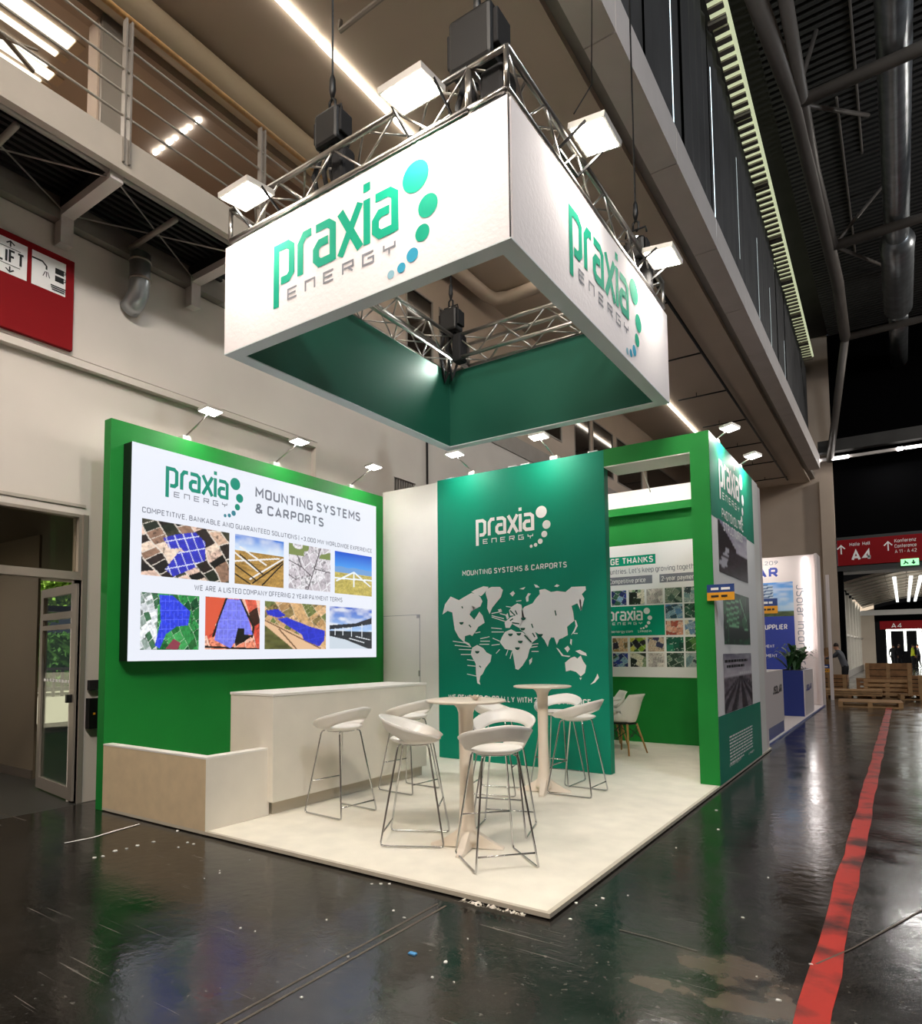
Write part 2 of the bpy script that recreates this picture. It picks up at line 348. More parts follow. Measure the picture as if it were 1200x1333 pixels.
def text(fr, s, u0, v0, w, h, m, parent, name='lettering', off=.01, n=.002, align='L', xs=None, rot=0):
    wt = .10+off*2.6; gap = .13+wt; adv = []; x = 0        # flat lettering drawn stroke by stroke
    for ch in s:
        adv.append(x); x += .30 if ch == ' ' else FONT[ch][0]+gap
    tot = x-gap+wt
    if w is None or w == 0: w = tot*h*(xs or 1)
    kx = w/tot; u_ = u0-(w if align == 'R' else w/2 if align == 'C' else 0); ca, sa = math.cos(rot), math.sin(rot); mb = MB()
    for ch, ax in zip(s, adv):
        if ch == ' ': continue
        for si, st in enumerate(FONT[ch][1]):
            q = []
            for a, b in st:
                du = (ax+a+wt/2)*kx; dv = (wt/2+b*(1-wt))*h; q.append((u_+du*ca-dv*sa, v0+du*sa+dv*ca))
            stroke(mb, fr, q, wt*(h*.5+kx*.5 if abs(h-kx) < h else kx), n)
    return mb.build(name, m, parent)
def tpx(fr, f, s, bl, br, tl, m, parent, **k):   # text between two measured ends of its baseline
    a = fr.uv(*f(*bl)); b = fr.uv(*f(*br)); c = fr.uv(*f(*tl))
    return text(fr, s, a[0], (a[1]+b[1])/2, b[0]-a[0], c[1]-a[1], m, parent, **k)

def stroke(mb, fr, pts, w, n, close=False):
    n = n+.0004*(len(mb.f) % 9)
    pts = [Vector(p) for p in pts]; k = len(pts); L = []; R = []
    for i, p in enumerate(pts):
        d0 = (p-pts[i-1]).normalized() if i > 0 else (pts[1]-p).normalized()
        d1 = (pts[i+1]-p).normalized() if i < k-1 else d0
        t = (d0+d1).normalized(); nn = Vector((-t.y, t.x)); c = max(.5, nn.dot(Vector((-d0.y, d0.x))))
        L.append(p+nn*(w/2/c)); R.append(p-nn*(w/2/c))
    vs = [fr.p(q.x, q.y, n) for q in L+R]
    fs = [(k+i, k+i+1, i+1, i) for i in range(k-1)]
    mb.add(vs, fs)
GL = {'p': [[(.085, -.52), (.085, .915), (.46, .915), (.60, .80), (.60, .2), (.48, .085), (.24, .085)]],
      'r': [[(.085, 0), (.085, .74), (.22, .915), (.44, .915)]],
      'a': [[(.08, .915), (.46, .915), (.60, .80), (.60, 0)], [(.60, .085), (.2, .085), (.085, .2), (.085, .42), (.2, .54), (.46, .54)]],
      'x': [[(.06, 1), (.64, 0)], [(.64, 1), (.06, 0)]], 'i': [[(.085, 0), (.085, 1)], [(.085, 1.17), (.085, 1.36)]]}
SM = {'E': [[(1, 1), (0, 1), (0, 0), (1, 0)], [(0, .5), (.9, .5)]], 'n': [[(0, 0), (0, 1), (1, 1), (1, 0)]],
      'R': [[(0, 0), (0, 1), (1, 1), (1, .5), (.1, .5)], [(.5, .5), (1, 0)]], 'G': [[(1, 1), (0, 1), (0, 0), (1, 0), (1, .5), (.45, .5)]],
      'Y': [[(0, 1), (0, .55), (1, .55), (1, 1)], [(.5, .55), (.5, 0)]]}
def logo(fr, u0, v0, s, mword, msmall, mdots, parent, n=.003):
    x = 0
    for ch, adv in (('p', .80), ('r', .50), ('a', .76), ('x', .74), ('i', .24), ('a', .7)):
        mb = MB()
        for st in GL[ch]: stroke(mb, fr, [(u0+(x+a)*s, v0+b*s) for a, b in st], .19*s, n)
        x += adv; mb.build('letter', mword, parent)
    for i, ch in enumerate('EnERGY'):
        mb = MB()
        for st in SM[ch]: stroke(mb, fr, [(u0+(.48+i*.573+a*.29)*s, v0+(-.43+b*.23)*s) for a, b in st], .045*s, n)
        mb.build('small_letter', msmall, parent)
    for i, (a, b, r) in enumerate(((4.17, .95, .33), (4.47, .22, .24), (4.33, -.29, .175), (4.08, -.66, .145), (3.80, -.83, .105), (3.53, -.88, .09))):
        p = [(u0+(a+r*math.cos(t))*s, v0+(b+r*math.sin(t))*s) for t in [2*math.pi*j/28 for j in range(28)]]
        md = mdots if isinstance(mdots, str) else mdots[i]
        MB().add([fr.p(u, v, n) for u, v in p], [tuple(range(28))]).build('logo_dot', md, parent)

# painted pictures ---------------------------------------------------------
def vnoise(U, V, sc, seed):
    r = np.random.RandomState(seed); g = r.rand(64, 64); x = U*sc; y = V*sc
    xi = np.floor(x).astype(int); yi = np.floor(y).astype(int); fx = x-xi; fy = y-yi; fx = fx*fx*(3-2*fx); fy = fy*fy*(3-2*fy)
    G = lambda a, b: g[a % 64, b % 64]
    return (G(xi, yi)*(1-fx)+G(xi+1, yi)*fx)*(1-fy)+(G(xi, yi+1)*(1-fx)+G(xi+1, yi+1)*fx)*fy
def inpoly(U, V, P):
    r = np.zeros(U.shape, bool); k = len(P)
    for i in range(k):
        x0, y0 = P[i]; x1, y1 = P[i-1]
        if y0 == y1: continue
        c = ((y0 > V) != (y1 > V)) & (U < (x1-x0)*(V-y0)/(y1-y0)+x0); r ^= c
    return r
def patches(U, V, pal, n, seed, asp=1.4, road=None, rw=.012, rot=.5):
    r = np.random.RandomState(seed); ca, sa = math.cos(rot), math.sin(rot); X0 = U*asp
    X = X0*ca+V*sa+.10*(vnoise(X0, V, 3, seed+5)-.5)+3; Y = -X0*sa+V*ca+.10*(vnoise(X0, V, 3, seed+6)-.5)+3
    nc = max(2., math.sqrt(n)*.75); A = X*nc; ci = np.floor(A).astype(int); fa = A-ci
    off = r.rand(64)[ci % 64]; hh = (.5+1.0*r.rand(64))[ci % 64]; B = (Y*nc*1.1)/hh+off*5; bi = np.floor(B).astype(int); fb = B-bi
    idx = r.randint(0, len(pal), (64, 64))[ci % 64, bi % 64]; c = np.array([lin(q) for q in pal])[idx]
    fur = ((fa*7+off*3) % 1 < .5)*.12; c = c*(.68+.6*vnoise(X0, V, 28, seed+1)+fur)[..., None]
    if road: c = np.where(((fa < rw*nc*.8) | ((fb < rw*nc*.8) & (off > .4)))[..., None], np.array(lin(road))*.9, c)
    t = vnoise(X0, V, 9, seed+7)*vnoise(X0, V, 31, seed+8); return np.where((t > .5)[..., None], c*.45, c)
def panels(c, U, V, polys, col='#3a3fd0', line='#aab0f0', g=9, rot=.3, seed=0):
    ca, sa = math.cos(rot), math.sin(rot); A = (U*1.4*ca+V*sa)*g; B = (-U*1.4*sa+V*ca)*g*.6
    ln = ((A % 1) < .09) | ((B % 1) < .07)
    k = np.array(lin(col))*(.8+.4*vnoise(U, V, 30, seed))[..., None]
    for P in polys:
        mk = inpoly(U, V, P); c = np.where(mk[..., None], np.where(ln[..., None], np.array(lin(line)), k), c)
    return c
def P_aerial1(U, V):
    c = patches(U, V, ['#e6cdb8', '#2a1f1c', '#181412', '#d8b8a6', '#3b3a2c', '#8e6e5a', '#20261a', '#c9a890'], 34, 3, road='#efe4d6', rw=.02)
    return panels(c, U, V, [[(.22,.70),(.36,.80),(.58,.90),(.70,.74),(.70,.38),(.60,.30),(.42,.56),(.30,.52)], [(.25,.14),(.40,.50),(.50,.50),(.60,.24),(.34,.02)]], '#3134b8', '#dfe2f4', 7, .35)
def horizon(U, V, h, sky0, sky1, g0, g1, seed, cl=.0):
    t = np.clip((V-h)/(1-h), 0, 1)[..., None]; sk = np.array(lin(sky1))*(1-t)+np.array(lin(sky0))*t
    w = np.clip(vnoise(U, V*2, 7, seed)*1.6-.6+vnoise(U, V, 20, seed)*.3, 0, 1)[..., None]*cl; sk = sk*(1-w)+.85*w
    q = vnoise(U/(.25+h-V+.001).clip(.05), 1/(.08+(h-V).clip(0)), 6, seed+2)[..., None]
    gr = np.array(lin(g0))*(1-q)+np.array(lin(g1))*q; gr = gr*(.75+.5*vnoise(U, V, 45, seed+3))[..., None]
    return np.where((V > h)[..., None], sk, gr)
def lines(c, U, V, segs, col, w):
    cc = np.array(lin(col))
    for (x0, y0, x1, y1) in segs:
        dx, dy = x1-x0, y1-y0; t = np.clip(((U-x0)*dx+(V-y0)*dy)/(dx*dx+dy*dy), 0, 1)
        d = np.hypot(U-x0-t*dx, V-y0-t*dy); c = np.where((d < w)[..., None], cc, c)
    return c
def P_rows(U, V):
    c = horizon(U, V, .68, '#2c6fd0', '#cfe2f4', '#8a6a34', '#c49a52', 5, .5)
    c = lines(c, U, V, [(.0,.45,.9,.62),(.0,.62,.45,.30),(.1,.75,.62,.45),(.3,.12,.98,.62)], '#e8e6e4', .016)
    return lines(c, U, V, [(.0,.38,.4,.12),(.1,.60,.55,.25),(.35,.04,.97,.56),(.55,.02,.98,.52),(.0,.2,.3,.02)], '#241a12', .014)
def P_grey(U, V):
    c = patches(U, V, ['#cfc9ce', '#b8b0b6', '#dad6da', '#c4bcc2'], 26, 9, road='#f3f1f4', rw=.03)
    c = lines(c, U, V, [(.75,.98,.45,.02),(.0,.62,.3,.5),(.3,.5,.2,.75),(.3,.5,.55,.3),(.0,.3,.18,.2),(.6,.5,1,.45)], '#4a3f46', .010)
    return np.where((vnoise(U, V, 5, 3)*(V > .75) > .62)[..., None], np.array(lin('#7c8a50')), c)
def P_blue(U, V):
    c = horizon(U, V, .62, '#0d49c8', '#4d9ae8', '#a89a4c', '#cdbb68', 12, 0)
    c = np.where(((V > .5) & (V < .62+.04*vnoise(U, V, 6, 2)))[..., None], np.array(lin('#6f9bd0')), c)
    c = lines(c, U, V, [(.5,.55,.05,.3),(.5,.55,.95,.25),(.5,.55,.5,.2),(.0,.36,1,.4)], '#e8eef2', .018); return c
def P_green(U, V):
    c = patches(U, V, ['#1d6b32', '#2d8a44', '#0f4a28', '#3c9a50', '#24602c'], 40, 21, road='#cfe8cc', rw=.006)
    w = patches(U, V, ['#e8ecef', '#8a9a92', '#3e6d4c', '#c8ccd0'], 90, 22, road='#ffffff', rw=.01)
    c = np.where((U < .27)[..., None], w, c)
    c = np.where(inpoly(U, V, [(.42,.02),(.62,.0),(.68,.12),(.55,.2)])[..., None], np.array(lin('#8a3a4a')), c)
    return panels(c, U, V, [[(.30,.98),(.52,.98),(.84,.70),(.80,.45),(.60,.42),(.42,.28),(.32,.02),(.24,.08),(.33,.5)]], '#2c3ed8', '#5868f0', 10, .05)
def P_orange(U, V):
    c = patches(U, V, ['#d9604a', '#e88a6c', '#c94a38', '#f0b8a0', '#3a2018'], 22, 31, road='#f2d2c0', rw=.02, rot=.35)
    c = np.where(inpoly(U, V, [(.0,1),(.35,1),(.12,.3),(.0,.25)])[..., None], np.array(lin('#d6583c')), c)
    c = lines(c, U, V, [(.37,1,.14,.25),(.62,1,.88,.45),(.88,.45,.85,.25),(.0,.05,1,.0),(.3,.68,.78,.66)], '#1c1814', .02)
    c = panels(c, U, V, [[(.38,.98),(.62,.98),(.80,.55),(.86,.30),(.62,.28),(.45,.02),(.16,.18),(.22,.5)]], '#7478e6', '#9094ee', 9, .02)
    return np.where(inpoly(U, V, [(.58,.42),(.70,.42),(.70,.3),(.86,.28),(.7,.15),(.52,.12)])[..., None], np.array(lin('#15110f')), c)
def P_lake(U, V):
    c = patches(U, V, ['#b08a5c', '#d9b083', '#8a7648', '#c7a070', '#6c7440'], 40, 41, road='#e8d6b8', rw=.012, rot=.7)
    c = np.where(inpoly(U, V, [(.0,.62),(.9,.1),(1,.0),(.0,.0)])[..., None], np.array(lin('#e0b892')), c)
    c = np.where(inpoly(U, V, [(.0,.5),(.45,.0),(.0,.0)])[..., None], np.array(lin('#5a5a30'))*(.6+.8*vnoise(U, V, 18, 4))[..., None], c)
    c = lines(c, U, V, [(.22,.42,.5,.0),(.0,.6,.9,.02)], '#6a4a30', .012)
    return panels(c, U, V, [[(.02,.80),(.2,.85),(.32,.72),(.2,.66),(.04,.72)], [(.18,.64),(.34,.68),(.72,.5),(.98,.42),(.97,.2),(.88,.06),(.62,.2),(.58,.32)]], '#2c34c0', '#3a44d0', 6, .2)
def P_carport(U, V):
    c = horizon(U, V, .42, '#1c52c0', '#a8c8ee', '#20242a', '#3a3c40', 52, .8)
    c = np.where(inpoly(U, V, [(.0,.55),(.6,.62),(1,.78),(1,.62),(.5,.52),(.0,.45)])[..., None], np.array(lin('#2a2c34')), c)
    c = np.where(inpoly(U, V, [(.0,.0),(.9,.0),(.35,.22),(.0,.3)])[..., None], np.array(lin('#c8d2dc')), c)
    return lines(c, U, V, [(.12,.48,.12,.33),(.3,.5,.3,.33),(.5,.52,.5,.3),(.75,.6,.75,.3),(.6,.3,.95,.22),(.45,.25,.8,.15)], '#dfe4ea', .01)
def P_solarfield(U, V):
    c = horizon(U, V, .60, '#6c6478', '#cfc4cc', '#4a4048', '#8a8088', 61, .4)
    for k in range(7):
        x = -.6+k*.4; c = np.where(inpoly(U, V, [(.5+.02*k,.58),(.52+.02*k,.58),(x+.22,0),(x,0)])[..., None], np.array(lin('#241c26')), c)
    return c
def P_carport_dark(U, V):
    c = horizon(U, V, .5, '#948aa6', '#c9c0d0', '#141218', '#3c3842', 71, .6)
    c = np.where(inpoly(U, V, [(.0,1),(.0,.4),(.35,.5),(.62,.55),(.35,.75)])[..., None], np.array(lin('#17141a')), c)
    for k in range(4): c = np.where((np.hypot((U-.12-.05*k)/.13, (V-.18-.10*k)/.06) < 1-.15*k)[..., None], np.array(lin('#c8c6d0')), c)
    return c
def P_forest(U, V):
    c = patches(U, V, ['#0f3a22', '#1b5030', '#0c2c1c', '#2a6a40'], 25, 81, road='#4b8a5c', rw=.02, rot=.1)
    for k in range(9): c = lines(c, U, V, [(.1, .9-.06*k, .55, .84-.06*k)], '#7ac28c', .010)
    c = np.where(inpoly(U, V, [(.15,.35),(.9,.3),(.9,.08),(.15,.08)])[..., None], np.array(lin('#12261c')), c)
    return lines(c, U, V, [(.15,.36,.9,.31),(.6,.9,.85,.5)], '#8ccf9c', .012)
def P_building(U, V):
    c = horizon(U, V, .15, '#3b8ad8', '#a8d0f0', '#3a4a30', '#5a6a40', 91, .5)
    mk = inpoly(U, V, [(.0,.15),(.0,.62),(.62,.95),(.72,.9),(.74,.12)]); 
    c = np.where(mk[..., None], np.where((((V*1.0-U*.3)*11 % 1) < .45)[..., None], np.array(lin('#31507c')), np.array(lin('#b8c6d4'))), c); return c
def P_tile(seed):
    pals = [['#2a2a36', '#3b3c4a', '#15161c', '#5a5a60'], ['#2c4a20', '#466a2c', '#1e3416', '#6a8a40'], ['#2b3f9a', '#3c6a50', '#8ab0c8', '#1c2c6a'],
            ['#e0d8c0', '#2a3426', '#8aa07a', '#1a201a'], ['#c8beb8', '#b0a8a4', '#dcd4cc'], ['#4a6656', '#2a4436', '#80907a'], ['#7a9a9c', '#3c4c50', '#aab8b4'],
            ['#5a86b0', '#88a8b8', '#2a4a5a'], ['#1c4434', '#123022', '#2c5c44'], ['#d89a80', '#b8604a', '#e8b8a0', '#a85040'], ['#6a8cae', '#2c4636', '#8ba4b8', '#e0d8c0'],
            ['#9a98d8', '#b8b0e0', '#8078c0'], ['#2c2838', '#b0a8c0', '#181420'], ['#c09a60', '#30283a', '#8a6a40', '#e0b890'], ['#8ab030', '#4a7a28', '#d8d060', '#201c28'],
            ['#d0b8a0', '#3a3a5a', '#8a6a50'], ['#0f5a44', '#0a3c30', '#208060'], ['#2e6a34', '#5a8a40', '#1c4a20']]
    return lambda U, V: patches(U, V, pals[seed % len(pals)], 12, 100+seed, 1, road='#e8ecdc', rw=.02, rot=seed*.5)
def picture(fr, ua, va, ub, vb, fn, m, parent, res=70, name='picture', n=.002, frame_w=0):
    u0, u1 = sorted((ua, ub)); v0, v1 = sorted((va, vb))
    nx = res; ny = max(8, int(res*(v1-v0)/(u1-u0))); xs = np.linspace(0, 1, nx); ys = np.linspace(0, 1, ny)
    U, V = np.meshgrid(xs, ys); c = np.clip(fn(U, V), 0, 1)
    off = wloc(parent); P = np.zeros((ny*nx, 3))
    if fr.axis == 0: P[:, 0] = fr.val+n; P[:, 1] = (u0+U*(u1-u0)).ravel(); P[:, 2] = (v0+V*(v1-v0)).ravel()
    else: P[:, 1] = fr.val-n; P[:, 0] = (u0+U*(u1-u0)).ravel(); P[:, 2] = (v0+V*(v1-v0)).ravel()
    P -= np.array(off); i = (np.arange(ny-1)[:, None]*nx+np.arange(nx-1)).ravel()
    F = np.stack([i, i+1, i+nx+1, i+nx], 1)
    me = bpy.data.meshes.new(name); me.from_pydata(P.tolist(), [], F.tolist()); me.materials.append(M[m])
    at = me.color_attributes.new('print', 'FLOAT_COLOR', 'POINT'); rgba = np.ones((ny*nx, 4)); rgba[:, :3] = c.reshape(-1, 3)
    at.data.foreach_set('color', rgba.ravel().astype(np.float32)); me.update()
    return link(name, me, parent)
def rect(fr, ua, va, ub, vb, m, parent, name='print', n=.001):
    u0, u1 = sorted((ua, ub)); v0, v1 = sorted((va, vb))
    return MB().add([fr.p(u0, v0, n), fr.p(u1, v0, n), fr.p(u1, v1, n), fr.p(u0, v1, n)], [(0, 1, 2, 3)]).build(name, m, parent)

# ================================================================== THE SETTING
XW, ZS, YE = -5.0, 8.8, 30.0
sbox('floor', (-5.0, -9, -.1), (14, YE+45, 0), 'hall_floor')
def hole_wall(name, x0, x1, y0, y1, z0, z1, holes, m):   # wall in a plane x, holes (ya,yb,za,zb) cut out, no overlap
    mb = MB(); ys = sorted({y0, y1, *[h[0] for h in holes], *[h[1] for h in holes]})
    for a, b in zip(ys, ys[1:]):
        zs = sorted((h[2], h[3]) for h in holes if h[0] < (a+b)/2 < h[1]); z = z0
        for p, q in zs:
            if p > z: mb.box((x0, a, z), (x1, b, p))
            z = q
        if z < z1: mb.box((x0, a, z), (x1, b, z1))
    return struct(mb.build(name, m))
DY = .02                                    # door jamb
hole_wall('wall_left', -5.25, -5.06, -9, YE, 0, 5.68, [(-4.2, DY, 0, 2.86), (5.0, 5.6, 4.05, 4.30)], 'hall_wall')
# recessed field: a thicker band above the ledge and beyond the end of it
mb = MB().box((-5.06, -9, 4.42), (-5.0, YE, 5.68)).box((-5.06, 3.26, 0), (-5.0, 5.0, 4.42)).box((-5.06, 5.6, 0), (-5.0, YE, 4.42)).box((-5.06, 5.0, 0), (-5.0, 5.6, 4.05)).box((-5.06, 5.0, 4.30), (-5.0, 5.6, 4.42))
struct(mb.build('wall_left_field', 'hall_wall'))
sbox('trim_1', (-5.06, -9, 4.33), (-4.975, 3.20, 4.40), 'hall_wall')
sbox('trim_2', (-5.06, 3.20, .0), (-4.975, 3.26, 4.40), 'hall_wall')
sbox('trim_3', (-5.06, -9, 2.93), (-5.045, DY+.02, 2.96), 'steel_paint')
# upper wall of the aisle: window openings
hole_wall('wall_left_upper', -5.4, -5.2, -9, YE, 6.05, ZS, [(-7, .12, 6.3, 8.35), (.42, 3.4, 6.3, 8.35), (5.6, 6.42, 6.6, 7.9), (6.62, 6.95, 6.6, 7.9), (10.4, 12.1, 6.7, 7.6), (12.9, 14.0, 6.5, 7.9), (14.2, 15.8, 6.5, 7.9), (16.1, 18.5, 6.5, 7.9), (19, 23, 6.5, 7.9)], 'wall_end')
sbox('trim_4', (-5.25, -9, 5.68), (-4.98, YE, 6.05), 'steel_grey')
k = 1
for (a, b, z0, z1) in ((5.6, 6.42, 6.6, 7.9), (6.62, 6.95, 6.6, 7.9), (10.4, 12.1, 6.7, 7.6), (12.9, 14.0, 6.5, 7.9), (14.2, 15.8, 6.5, 7.9), (16.1, 18.5, 6.5, 7.9), (19, 23, 6.5, 7.9)):
    t = struct(MB().box((-5.22, a, z0), (-5.21, b, z1)).build('window_%d' % k, 'window_dark'))
    q = MB()
    for (ya, yb, za, zb) in ((a, b, z0, z0+.03), (a, b, z1-.03, z1), (a, a+.03, z0+.03, z1-.03), (b-.03, b, z0+.03, z1-.03)): q.box((-5.21, ya, za), (-5.185, yb, zb))
    q.build('window_frame', 'steel_grey', t); k += 1
# corridor behind the upper windows and its ceiling skylights
sbox('wall_corridor', (-8.9, -9, 6.05), (-8.7, 3.6, ZS), 'wall_brown')
sbox('trim_5', (-8.7, 3.4, 6.05), (-5.4, 3.6, ZS), 'wall_brown')
sbox('trim_6', (-8.7, -9, 5.9), (-5.4, 3.4, 6.05), 'wall_brown')
sbox('ceiling', (-9, -9, ZS), (-1.42, YE, ZS+.2), 'soffit')
# soffit edge: shadow channel then white edge beam in segments
sbox('trim_7', (-1.42, -9, ZS+.12), (-1.24, YE, ZS+.32), 'steel_grey')
eb = thing('edge_beam', 'long white sheet-metal edge beam along the soffit under the dark glazing', 'beam', (-1.0, -6, ZS))
for i in range(14):
    y = -6.55+i*2.64
    if y+2.62 < YE: MB().box((-1.24, y, ZS-.02), (-.84, y+2.62, ZS+.55)).build('panel', 'beam_white', eb)
sbox('wall_glazing', (-1.75, -9, ZS+.55), (-1.5, YE, 15.4), 'blackout')
# curtains in front of the glazing, one per bay, with slits of daylight between them
def ztop(y): return 14.9-.085*(y-10.8)
def zbot(y): return 13.22
for i in range(19):
    y = -6+i*1.9
    if y > 28: break
    mb = MB(); n = 12; w = 1.9-(.04 if i % 2 else .07); vs = []
    for j in range(n+1):
        yy = y+w*j/n; xx = -.90-.018*max(0, yy-9)+.03*math.sin(j*2.1+i)+.01*(j % 2)
        vs += [(xx, yy, ZS+.56), (xx, yy, zbot(yy)+.03)]
    mb.add(vs, [(2*j, 2*j+2, 2*j+3, 2*j+1) for j in range(n)])
    o = mb.build('curtain', 'curtain')
    tag(o, 'dark grey curtain hung before the high glazing above the edge beam', 'curtain', 'curtains before the high glazing')
for i, (px, py, z0, z1) in enumerate(((873, 100, 9.3, 12.4), (925, 150, 9.0, 12.3), (961, 230, 9.9, 12.2), (991, 350, 9.4, 11.8), (1010, 430, 9.6, 11.5), (1031, 500, 9.2, 11.2))):
    y = hit(px, py, 0, -.87).y
    sbox('window_slit_%d' % (i+1), (-.85-.018*max(0, y-9), y-.016, z0), (-.845-.018*max(0, y-9), y+.016, z1), 'sky_slit' if i < 2 else 'sky_slit_dim')
# translucent corrugated daylight strip at the roof edge, crossed by ribs
def xl(y): return -.84-.0335*(y-9)
def xr(y): return -.56-.019*(y-9)
vs = [(xl(-2), -2, 13.42), (xr(-2), -2, 13.42), (xr(27.5), 27.5, 13.42), (xl(27.5), 27.5, 13.42)]
struct(MB().add(vs, [(3, 2, 1, 0)]).build('window_20', 'daylight'))
struct(MB().add([(xr(-2)-.01, -2, 13.40), (xr(-2)+.06, -2, 13.40), (xr(27.5)+.05, 27.5, 13.40), (xr(27.5)-.01, 27.5, 13.40), (xr(-2)-.01, -2, 13.44), (xr(-2)+.06, -2, 13.44), (xr(27.5)+.05, 27.5, 13.44), (xr(27.5)-.01, 27.5, 13.44)], [(0,3,2,1),(4,5,6,7),(0,1,5,4),(1,2,6,5),(2,3,7,6),(3,0,4,7)]).build('trim_8', 'daylight'))
lou = thing('corrugated_strip', 'bright ribbed daylight strip along the edge of the dark roof', 'roof light', (-.7, 10, 13.4))
mb = MB()
for i in range(92):
    y = 3+i*.27; mb.box((xl(y), y, 13.36), (xr(y)-.012, y+.13, 13.40))
o = mb.build('rib', 'steel_grey', lou); o['kind'] = 'stuff'
for i in range(9): y = 4.1+i*2.7; MB().box((xl(y)-.05, y, 13.30), (xr(y)-.01, y+.14, 13.40)).build('crossbar', 'nave_tube', lou)
# nave roof
sbox('ceiling_nave', (-1.9, -9, 15.2), (14, YE, 15.4), 'nave_dark')
mb = MB()
for i in range(130): y = 2+i*.215; mb.box((-.48, y, 15.05), (14, y+.10, 15.2))
o = struct(mb.build('ceiling_rib', 'nave_dark'))
sbox('wall_back', (-9, YE, 0), (-.55, YE+.3, 15.2), 'wall_end')
sbox('wall_back_upper', (-.55, YE+.05, 6.2), (14, YE+.3, 15.2), 'blackout')
sbox('wall_right', (14, -9, 0), (14.2, YE+.3, 15.2), 'nave_dark')
sbox('wall_front', (-9, -9.2, 0), (14.2, -9, 15.2), 'wall_end')
sbox('trim_9', (-1.05, YE-.35, 0), (-.55, YE, ZS-.02), 'wall_end')     # pilaster beside the gate
# truss work in the nave (tubes in the plane of the bottom chords)
nv = thing('roof_truss', 'dark painted tubular roof truss crossing under the corrugated roof', 'truss', (2, 15, 13))
def h13(px, py, z=13): return hit(px, py, 2, z)
def ext(a, b, t): return a+(b-a)*t
n1, n1r, n2, n2r, n3, n3r = h13(1035, 135), h13(1200, 55), h13(1085, 320), h13(1200, 280), h13(1098, 440), h13(1200, 408)
for a, b in ((n1, n1r), (n2, n2r), (n3, n3r)): MB().tube([a, (a.x+9, a.y-.3, a.z)], .13, 12).build('tube', 'nave_tube', nv, True)
MB().tube([h13(962, -60), h13(1035, 135), h13(1090, 367), h13(1100, 440)], .17, 12).build('tube', 'nave_tube', nv, True)
MB().tube([h13(1012, -60), h13(1060, 220), h13(1085, 320)], .12, 12).build('tube', 'nave_tube', nv, True)
MB().tube([h13(1100, 440), hit(1080, 600, 1, 29.5)], .14, 12).build('tube', 'nave_tube', nv, True)
for (a, b) in (((1035, 135), (1062, 40)), ((1085, 320), (1150, 240)), ((1035, 135), (1130, 150)), ((1085, 320), (1160, 350))):
    MB().tube([h13(*a), hit(b[0], b[1], 2, 14.9)], .05, 8).build('brace', 'nave_tube', nv, True)
for px, py in ((1113, 330), (1122, 200)):
    a = hit(px, py, 2, 15); MB().tube([a, (a.x, a.y, 15.05), (a.x+.01, a.y-8, 15)], .03, 6).build('rod', 'nave_tube', nv)
# spiral duct
dz = 13.4; a = hit(1162, -60, 2, dz); b = hit(1167, 305, 2, dz); c = hit(1168, 330, 2, dz); d = hit(1169, 400, 2, dz)
du = thing('ventilation_duct', 'round spiral metal duct running along the dark hall roof', 'duct', b)
pts = []; rad = []
L_ = (b-a).length; nseg = int(L_/.35)
for i in range(nseg+1):
    p = a+(b-a)*i/nseg; pts.append(p); rad.append(.30 if i % 2 else .305)
MB().tube(pts, rad, 20).build('spiral_pipe', 'duct', du, True)
MB().tube([b, ext(b, c, .4), c, d], [.31, .45, .42, .42], 20).build('collar', 'duct', du, True)
e2 = hit(1170, 470, 2, dz)
MB().tube([d, ext(d, e2, .5), e2], [.30, .30, .30], 20).build('end_pipe', 'duct', du, True)

# soffit strip lights
for i in range(12):
    y = -7+i*1.52
    if y > 19.5: break
t = thing('strip_light', 'long row of thin linear lamps along the beige soffit', 'ceiling light', (-3.77, 5, ZS-.05))
y = -7.0
while y < 20:
    MB().box((-3.80, y, ZS-.05), (-3.74, y+1.46, ZS-.01)).build('tube', 'strip_lamp', t)
    y += 1.5
# round-duct like cream pipe under the soffit along the wall
o = MB().tube([(-4.98, -8.5, 8.52), (-4.98, 3.3, 8.52)], .2, 16).build('pipe', 'pipe_cream', None, True)
tag(o, 'fat cream coloured pipe running along the top of the left wall', 'pipe')
a = hit(645, 393, 2, 8.66); b = hit(607, 358, 2, 8.66); c = hit(690, 372, 2, 8.66)
o = MB().tube([(a.x-.02, b.y-3, 8.66), (a.x-.02, a.y-.35, 8.66), (a.x+.05, a.y-.1, 8.66), (a.x+.3, a.y, 8.66), (a.x+2.2, a.y-.05, 8.66)], .13, 14).build('pipe', 'soffit', None, True)
tag(o, 'beige bent pipe on the soffit seen through the hanging header', 'pipe')
# sprinkler pipe
t = thing('sprinkler_pipe', 'thin black sprinkler pipe with side branches under the soffit', 'pipe', (-2.1, 15, ZS-.15))
MB().tube([(-2.05, 9.2, ZS-.12), (-2.12, 28.5, ZS-.12)], .035, 8).build('main_pipe', 'black', t, True)
for i in range(7):
    y = 10.5+i*2.9; MB().tube([(-2.06, y, ZS-.12), (-3.4, y, ZS-.12)], .022, 6).build('branch', 'black', t, True)
    MB().tube([(-2.9, y, ZS-.12), (-2.9, y, ZS)], .012, 5).build('hanger', 'black', t)
